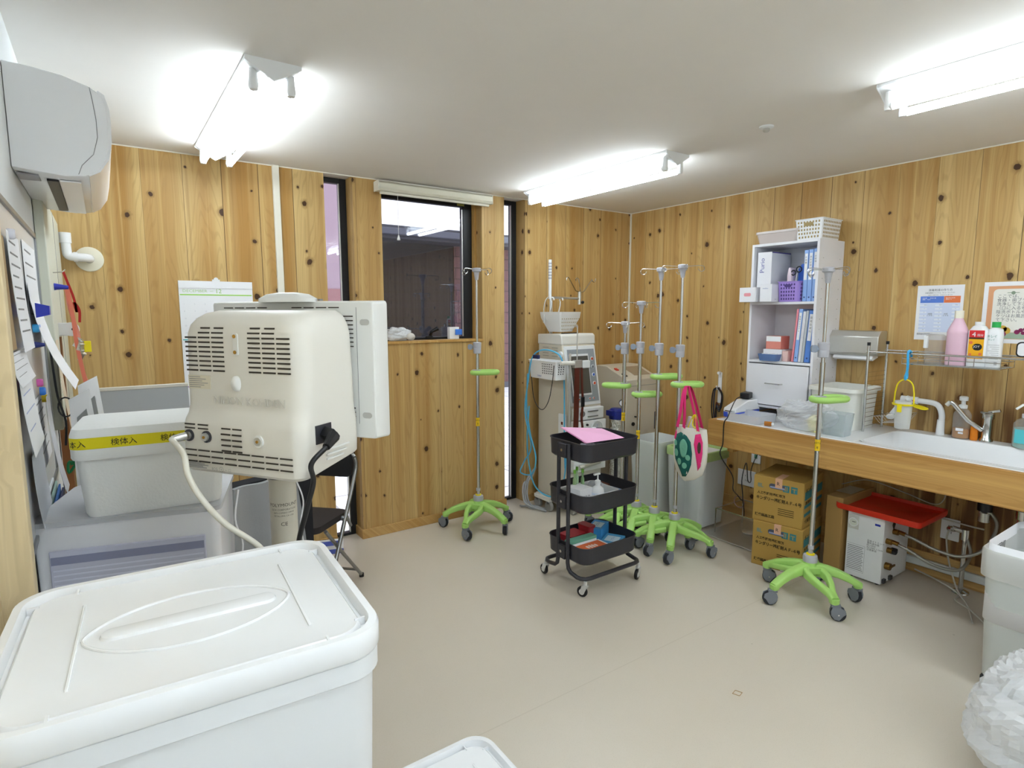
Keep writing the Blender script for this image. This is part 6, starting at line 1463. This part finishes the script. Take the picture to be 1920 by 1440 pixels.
# behind: grey board, framed tablets
o = thing('desk_partition', 'low grey desk partition standing against the back wall', 'partition', (-3.745, -.60, .6705))
G().bx(-.175, .175, 0, .022, 0, .522).out('panel', mat('partition_grey', 'adb0b2', .7, bump=.1, bscale=400), o, bev=.001)
G().bx(-.176, .176, -.002, .024, .5222, .537).out('top_edge', mat('partition_edge', 'd4d0c4', .5), o, bev=.002)
for k, (lb, x, y, h, w, ln) in enumerate((('white picture frame tilted behind the styrofoam box', -3.915, -1.36, .655, .05, .30), ('second white frame leaning in front of the tilted frame', -3.938, -1.44, .62, .05, .22))):
    o = thing('leaning_frame', lb, 'frame', (x, y, .6705), .0)
    q_ = [(-.045-.0*k, 0, 0), (.060, 0, 0), (.005, .06, h), (-.050, .06, h-.03)]
    G().loft([[V3(p_) for p_ in q_], [V3(p_)+V3((0, -.012, 0)) for p_ in q_]]).out('frame', M_WHITE2, o)
    q2 = [V3(q_[0])*.85+V3(q_[2])*.15, V3(q_[1])*.85+V3(q_[3])*.15, V3(q_[2])*.9+V3(q_[0])*.1+V3((-.006, 0, 0)), V3(q_[3])*.9+V3(q_[1])*.1+V3((.006, 0, 0))]
    G().loft([[p_+V3((0, -.0125, 0)) for p_ in q2], [p_+V3((0, -.0135, 0)) for p_ in q2]]).out('grey_face', mat('frame_face', '8e908e', .4), o)

# office chair with the grey garment, folding chair
oc = thing('office_chair', 'black office chair behind the monitor column with a garment on it', 'chair', (-3.43, -1.12, 0), .3)
G().loft([[(x, -.20+yy, .66+z) for x, z in rrect(w, h_, .05, 5)] for yy, w, h_ in ((0, .36, .44), (.03, .38, .46), (.05, .36, .44))]).out('backrest', mat('chair_fabric', '1c1d22', .85), oc)
G().rr([(.44, .42, .08, .42), (.46, .44, .09, .44), (.46, .44, .09, .475), (.42, .40, .08, .49)], n=5).out('seat', mat('chair_fabric', '1c1d22'), oc)
G().cyl((0, 0, .10), (0, 0, .42), .022).cyl((0, -.10, .44), (0, -.19, .50), .015).out('stem', M_BLACK, oc)
for k in range(5):
    a = 2*PI*k/5+.3; G().tube([(0, 0, .10), (.24*math.cos(a), .24*math.sin(a), .065)], [.02, .014], 8).out('leg', M_BLACK, oc)
    G().at((.245*math.cos(a), .245*math.sin(a), .028), a).cyl((0, -.015, 0), (0, .015, 0), .028, n=14).out('caster', M_BLACK, oc)
gm = thing('grey_garment', 'grey fleece garment with white piping draped over the black office chair', 'clothing', (-3.41, -1.36, .50), .3)
def fold(w, h, seed):
    rnd = random.Random(seed); L = []
    for j in range(15):
        t_ = j/14; row = []
        for i in range(16):
            s_ = i/15; row.append(((s_-.5)*w*(1.1-.25*t_), -.015-.022*math.sin(s_*13+t_*2.2)*(1-t_*.6)-.05*t_*(1-t_)*0, h*t_))
        for i in range(15, -1, -1):
            s_ = i/15; row.append(((s_-.5)*w*(1.1-.25*t_), .004-.018*math.sin(s_*13+t_*2.2)*(1-t_*.6), h*t_))
        L.append(row)
    return G().loft(L)
fold(.30, .385, 3).out('garment', mat('fleece', '9ea0a2', .95, bump=.4, bscale=180), gm)
for sx_ in (-1, 1): G().tube(smoothpath([(sx_*.115, -.03, .385), (sx_*.14, -.045, .28), (sx_*.12, -.05, .18), (sx_*.145, -.045, .05)], 6), .003, 6).out('piping', M_PAPER, gm)
G().tube(smoothpath([(.02, -.045, .20), (.05, -.06, .17), (.06, -.055, .08), (.04, -.05, .02)], 6), .003, 6).out('piping', M_PAPER, gm)
o = G().bx(-.06, .06, -.002, .0, 0, .14).out('paper_slip', M_PAPER, None, smooth=False, loc=(-3.575, -1.50, .86), rz=.2) if False else None

fch = thing('folding_chair', 'steel folding chair with a black seat between the monitor column and the window panel', 'chair', (-3.08, -.63, 0), math.radians(135))
M_TUBE2 = mat('satin_tube', '9a9b9b', .28, metal=.9)
for s in (-1, 1):
    G().tube(smoothpath([(s*.195, -.235, .735), (s*.20, -.238, .69), (s*.20, -.21, .62), (s*.20, -.02, .33), (s*.20, .19, .012)], 5), .011, 10).out('front_leg', M_TUBE2, fch)
    G().tube([(s*.183, .10, .425), (s*.183, -.10, .215), (s*.183, -.30, .012)], .010, 10).out('rear_leg', M_TUBE2, fch)
    G().cyl((s*.20, .19, 0), (s*.20, .19, .02), .014, n=10).out('foot_cap', M_BLACK, fch)
    G().cyl((s*.183, -.30, 0), (s*.183, -.30, .02), .014, n=10).out('foot_cap', M_BLACK, fch)
    G().cyl((s*.205, -.09, .43), (s*.180, -.09, .43), .014, n=12).tube([(s*.20, -.10, .44), (s*.19, -.17, .36)], .009, 8).out('hinge_bracket', M_GREYMET, fch)
G().cyl((-.20, .19, .05), (.20, .19, .05), .008, n=8).out('cross_bar', M_TUBE2, fch)
G().cyl((-.183, -.26, .06), (.183, -.26, .06), .008, n=8).out('cross_bar', M_TUBE2, fch)
G().tube([(-.195, -.235, .735), (-.17, -.236, .765), (.17, -.236, .765), (.195, -.235, .735)], .011, 10).out('top_tube', M_TUBE2, fch)
G().loft([[(x, -.205+.6*(0)+y_+z*.0, .685+z) for x, z in rrect(.37, .12, .03, 4)] for y_ in (-.028, -.002)]).out('backrest', mat('vinyl_black', '1d1d20', .6), fch)
G().loft([[(x, y-.0, z_+(.0-y)*-.05) for x, y in rrect(.355, .36, .05, 5)] for z_ in (.425, .432, .452, .458)]).out('seat', mat('vinyl_seat', '2a2526', .7), fch)
ib = thing('ice_blue_case', 'white and blue flat case leaning on the floor behind the folding chair', 'case', (-2.83, -.10, 0), -.3)
G().bx(-.13, .13, -.012, .012, 0, .09).out('case', M_PAPER, ib, bev=.003)
G().bx(-.13, .13, -.0135, -.012, 0, .03).bx(-.02, .10, -.0135, -.012, .055, .085).out('blue_trim', mat('case_blue', '5a6cc8', .5), ib, smooth=False)
cb = thing('wire_bundle', 'tangled coloured thin wires on the desk corner', 'wires', (-3.625, -2.085, .6705))
rnd = random.Random(4)
for k, cc in enumerate(('c86c28', '3060c8', 'd8c82c', '3c8c48', 'c83028', 'e8e8e8')):
    pts = [(.0+rnd.uniform(-.03, .03), rnd.uniform(-.02, .02), .03+rnd.uniform(-.01, .02)) for _ in range(7)]
    G().tube(smoothpath(pts, 6), .0022, 6).out('wire', mat('wire_'+cc, cc, .5), cb)

# ================================================================ left wall: board, papers, magnets, lanyards
XW = -4.0585
wb_ = thing('whiteboard', 'white magnetic board on the left wall covered with papers', 'whiteboard', (XW, -1.85, 1.0))
G().bx(0, .008, -.60, .66, 0, .785).out('board', mat('board_white', 'e8eaec', .25), wb_, smooth=False)
for a in ((0, .014, -.61, .67, .785, .800), (0, .014, -.61, .67, -.015, 0)): G().bx(*a).out('frame_rail', M_GREYMET, wb_, bev=.002)
G().bx(0, .014, .66, .67, 0, .785).out('frame_stile', M_GREYMET, wb_, bev=.002)
def sheet(name, label, cat, y0, y1, z0, z1, x=.012, m=M_PAPER, curl=.0, lines=0, slant=0.0, ink=M_GINK):
    o = thing(name, label, cat, (XW+x, (y0+y1)/2, z0))
    w = y1-y0; h = z1-z0; L = []
    for k in range(7):
        t_ = k/6; z = h*t_; c = curl*(1-t_)**2
        L.append([(c, -w/2+slant*(1-t_), z), (c, w/2+slant*(1-t_), z), (c+.0008, w/2+slant*(1-t_), z), (c+.0008, -w/2+slant*(1-t_), z)])
    G().loft(L).out('sheet', m, o, smooth=False)
    if lines:
        g = G()
        for i in range(lines):
            z = h*(.92-.84*i/lines); c = curl*(1-z/h)**2; sl_ = slant*(1-z/h)
            g.bx(c+.0009, c+.0016, -w*.38+sl_, w*(.10+.25*((i*7) % 3)/2)+sl_, z-h*.010, z+h*.004)
        g.out('printed_lines', ink, o, smooth=False)
    return o
sheet('cork_strip', 'brown cork-like strip at the left edge of the board', 'strip', -2.18, -2.07, 1.46, 1.70, x=.016, m=mat('cork', 'a88c64', .85), curl=.004)
sheet('plastic_sleeve', 'clear sleeve with a printed list hanging beside the brown strip', 'sleeve', -2.03, -1.80, 1.45, 1.72, x=.018, curl=.012, lines=9)
sheet('duty_sheet', 'printed white sheet below the clear sleeve', 'paper', -2.19, -1.90, 1.385, 1.455, x=.020, curl=.014, lines=4)
sheet('blue_tinted_sheet', 'white sheet with pale blue blocks low on the board', 'paper', -2.07, -1.82, 1.215, 1.41, x=.018, curl=.015, lines=4, ink=mat('pale_blue_block', 'b8c0dc', .8))
sheet('handwritten_sheet', 'white sheet with small writing near the right of the board', 'paper', -1.62, -1.26, 1.44, 1.74, x=.010, curl=.003, lines=7)
sheet('memo_sheet', 'small memo sheet with lines below the magnets', 'paper', -1.70, -1.40, 1.10, 1.30, x=.010, curl=.006, lines=6)
sheet('curled_paper', 'white curled paper fanning out from the board towards the room', 'paper', -1.66, -1.36, 1.31, 1.62, x=.016, curl=.080, slant=.10)
o = sheet('beige_paper', 'long beige paper strip hanging near the pipe cover', 'paper', -1.10, -.96, .96, 1.44, x=.035, m=mat('beige_sheet', 'd8c8b0', .8), curl=.045, slant=.04)
sheet('grey_folder', 'pale grey folder standing at the foot of the board', 'folder', -1.98, -1.72, 1.02, 1.20, x=.018, m=mat('pale_folder', 'c8ccd2', .6), curl=.010)
sheet('upright_clipboard', 'white clipboard leaning behind the styrofoam box on its left', 'clipboard', -1.62, -1.50, 1.02, 1.30, x=.030, m=mat('clip_white', 'd4d6dc', .5), curl=.030, slant=-.05)
for k, (cc, lb, y, z, sz) in enumerate((('2838b0', 'dark blue bulldog clip holding the clear sleeve', -1.66, 1.545, .022), ('38a0d8', 'light blue magnet beneath the blue clip', -1.62, 1.495, .012), ('4888e0', 'mid blue magnet next to the light blue one', -1.58, 1.495, .012), ('d060a8', 'pink magnet low on the board', -1.66, 1.345, .011), ('3880e0', 'blue magnet low on the board under the pink one', -1.60, 1.315, .012), ('f0d020', 'yellow magnet lowest on the board', -1.56, 1.290, .012), ('e0e0e8', 'white magnet at the upper left of the board', -1.98, 1.715, .012))):
    o = thing('magnet' if k else 'bulldog_clip', lb, 'magnet' if k else 'clip', (XW+.030 if k == 0 else XW+.016, y, z))
    if k: G().at((0, 0, 0), 0, 0, PI/2).lathe([(sz, 0), (sz, .010), (sz*.8, .014)], n=14).out('magnet_body', mat('magnet_'+cc, cc, .35), o)
    else: G().prism([(0, -.020), (.030, -.012), (.030, .012), (0, .020)], 'y', -.022, .022).out('clip_body', mat('magnet_'+cc, cc, .35), o)
o = thing('push_cone', 'navy cone-shaped magnet sticking out of the board', 'magnet', (XW+.010, -1.70, 1.452))
G().tube([(0, 0, 0), (.008, 0, 0), (.035, 0, 0)], [.011, .010, .004], 12).out('cone', mat('navy_cone', '1c2870', .4), o)
# bracket on the wall
br = thing('wall_bracket', 'white round-ended bracket arm at the bottom of the pipe cover', 'bracket', (-4.0285, -.74, 1.468))
G().bx(-.030, .038, -.02, .02, -.022, .030).out('arm', M_WHITE2, br, bev=.003)
G().cyl((.040, -.022, .004), (.040, .022, .004), .028, n=20).out('round_end', M_WHITE2, br)
G().cyl((.046, -.0225, .004), (.046, -.0245, .004), .005, n=10).out('screw', M_DARK, br)
bp2 = thing('wooden_post', 'brown wooden upright below the wall bracket', 'post', (-4.035, -.74, .671))
G().bx(-.020, .012, -.03, .03, 0, .77).out('post', mat('brown_wood', '7c4c24', .6), bp2)
# lanyards on a hook of the duct
hk = thing('key_hook', 'blue-handled wall hook beside the pipe cover holding the lanyards', 'hook', (-4.0278, -.80, 1.64))
G().tube([(0, 0, 0), (.010, 0, 0), (.045, 0, -.002)], [.014, .012, .007], 12).out('hook_peg', mat('hook_blue', '2c34a8', .4), hk)
G().tube([(0, 0, .055), (.030, 0, .058), (.040, 0, .068)], .0025, 6).out('wire_hook', M_CHROME, hk)
for nm, lb, cc, pts, w in (('red_lanyard', 'dark red braided lanyard hanging by the blue hook', 'b0201c', [(.03, 0, 1.70), (.040, 0, 1.66), (.055, 0, 1.60), (.062, 0, 1.54), (.055, 0, 1.58), (.070, 0, 1.55), (.068, 0, 1.50)], .009),
                       ('salmon_lanyard', 'long salmon pink ribbon lanyard hanging below the blue hook', 'e07c64', [(.038, -.004, 1.63), (.048, -.004, 1.52), (.052, -.004, 1.42), (.062, -.004, 1.32), (.075, -.004, 1.22)], .014),
                       ('pink_ribbon', 'second pink ribbon next to the salmon one', 'e89c88', [(.034, .004, 1.63), (.040, .004, 1.55), (.060, .004, 1.45), (.060, .004, 1.33), (.078, .004, 1.24)], .012)):
    o = thing(nm, lb, 'lanyard', (-4.025, -.80, 0))
    ribbon(G(), smoothpath(pts, 5), w, .003).out('ribbon', mat('lan_'+cc, cc, .7), o)
ky = thing('key_ring', 'bunch of silver keys hanging from the lanyards', 'keys', (-3.96, -.80, 1.43))
for k in range(6):
    G().at((.004*(k % 3)-.004, -.004+.002*k, -.012*k), .5*k, 0, .6-.25*k).box((0, 0, -.014), (.015, .0020, .036)).lathe([(.010, -.002), (.010, .002)], (0, 0, .006), 12).out('key', M_STEEL, ky)
o = G().bx(-.012, .012, -.002, .002, -.045, .0).out('yellow_tag', M_YEL, None, bev=.002, loc=(-3.938, -.80, 1.425)); tag(o, 'yellow plastic key tag at the right of the key bunch', 'tag')
bc_ = thing('black_strap', 'black hanging cord with looped end beside the brown post', 'cord', (-4.02, -1.10, 0))
ribbon(G(), smoothpath([(-.022, 0, 1.47), (-.018, 0, 1.35), (-.012, 0, 1.24), (.004, 0, 1.15), (-.002, 0, 1.06)], 5), .007, .004).out('strap', M_BLACK, bc_)
G().tube([(.008+.022*math.cos(a), 0, 1.20+.035*math.sin(a)) for a in [2*PI*i/16 for i in range(16)]], .003, 6, closed=True).out('scissor_loop', M_BLACK, bc_)
gs_ = thing('green_string', 'knotted green string hanging low by the clipboard', 'string', (-4.00, -1.18, .985))
G().tube(smoothpath([(0, 0, .09), (.004, 0, .04), (-.010, 0, .02), (.018, 0, .03), (.020, 0, .0), (-.012, 0, .03), (-.016, 0, -.01), (.010, 0, .02), (.012, 0, -.03)], 5), .005, 6).out('string', mat('green_yarn', '1c7848', .8), gs_)
# upright files at the left of the case
for k, (cc, lb, x) in enumerate((('e8ecee', 'white card folder, leftmost of the files beside the drawer case', -4.045), ('a8c8c0', 'pale green folder in the row beside the drawer case', -4.037), ('3c78c8', 'bright blue folder in the row beside the drawer case', -4.029), ('24305c', 'navy folder, rightmost of the files beside the drawer case', -4.021))):
    o = thing('upright_folder', lb, 'folder', (x-.006, -1.50, .6705), 0)
    G().bx(0, .005, -.13, .12, 0, .34-.012*k).out('cover', mat('folder_'+cc, cc, .5), o, bev=.001)

# repeats share a group phrase
GROUPS = {'infusion_stand': 'wheeled infusion stands with lime green bases', 'ceiling_light': 'twin-tube ceiling lights', 'lidded_pail': 'white lidded pails', 'solution_box': 'golden solution boxes under the counter',
          'wall_socket': 'wall sockets under the counter', 'magnet': 'magnets on the whiteboard', 'upright_folder': 'folders beside the drawer case', 'leaning_frame': 'white frames behind the styrofoam box',
          'white_cable': 'white cables under the counter', 'braided_hose': 'braided hoses of the water heater', 'red_container': 'red containers in the bottom tray', 'spray_tube': 'clear green tubes in the middle basket',
          'cloth_roll': 'cloth rolls in the wire basket', 'neighbouring_house': 'houses outside', 'pink_house': 'houses outside'}
for o in bpy.data.objects:
    if o.parent is None and o.name.split('.')[0] in GROUPS and 'category' in o and 'group' not in o:
        o['group'] = GROUPS[o.name.split('.')[0]]
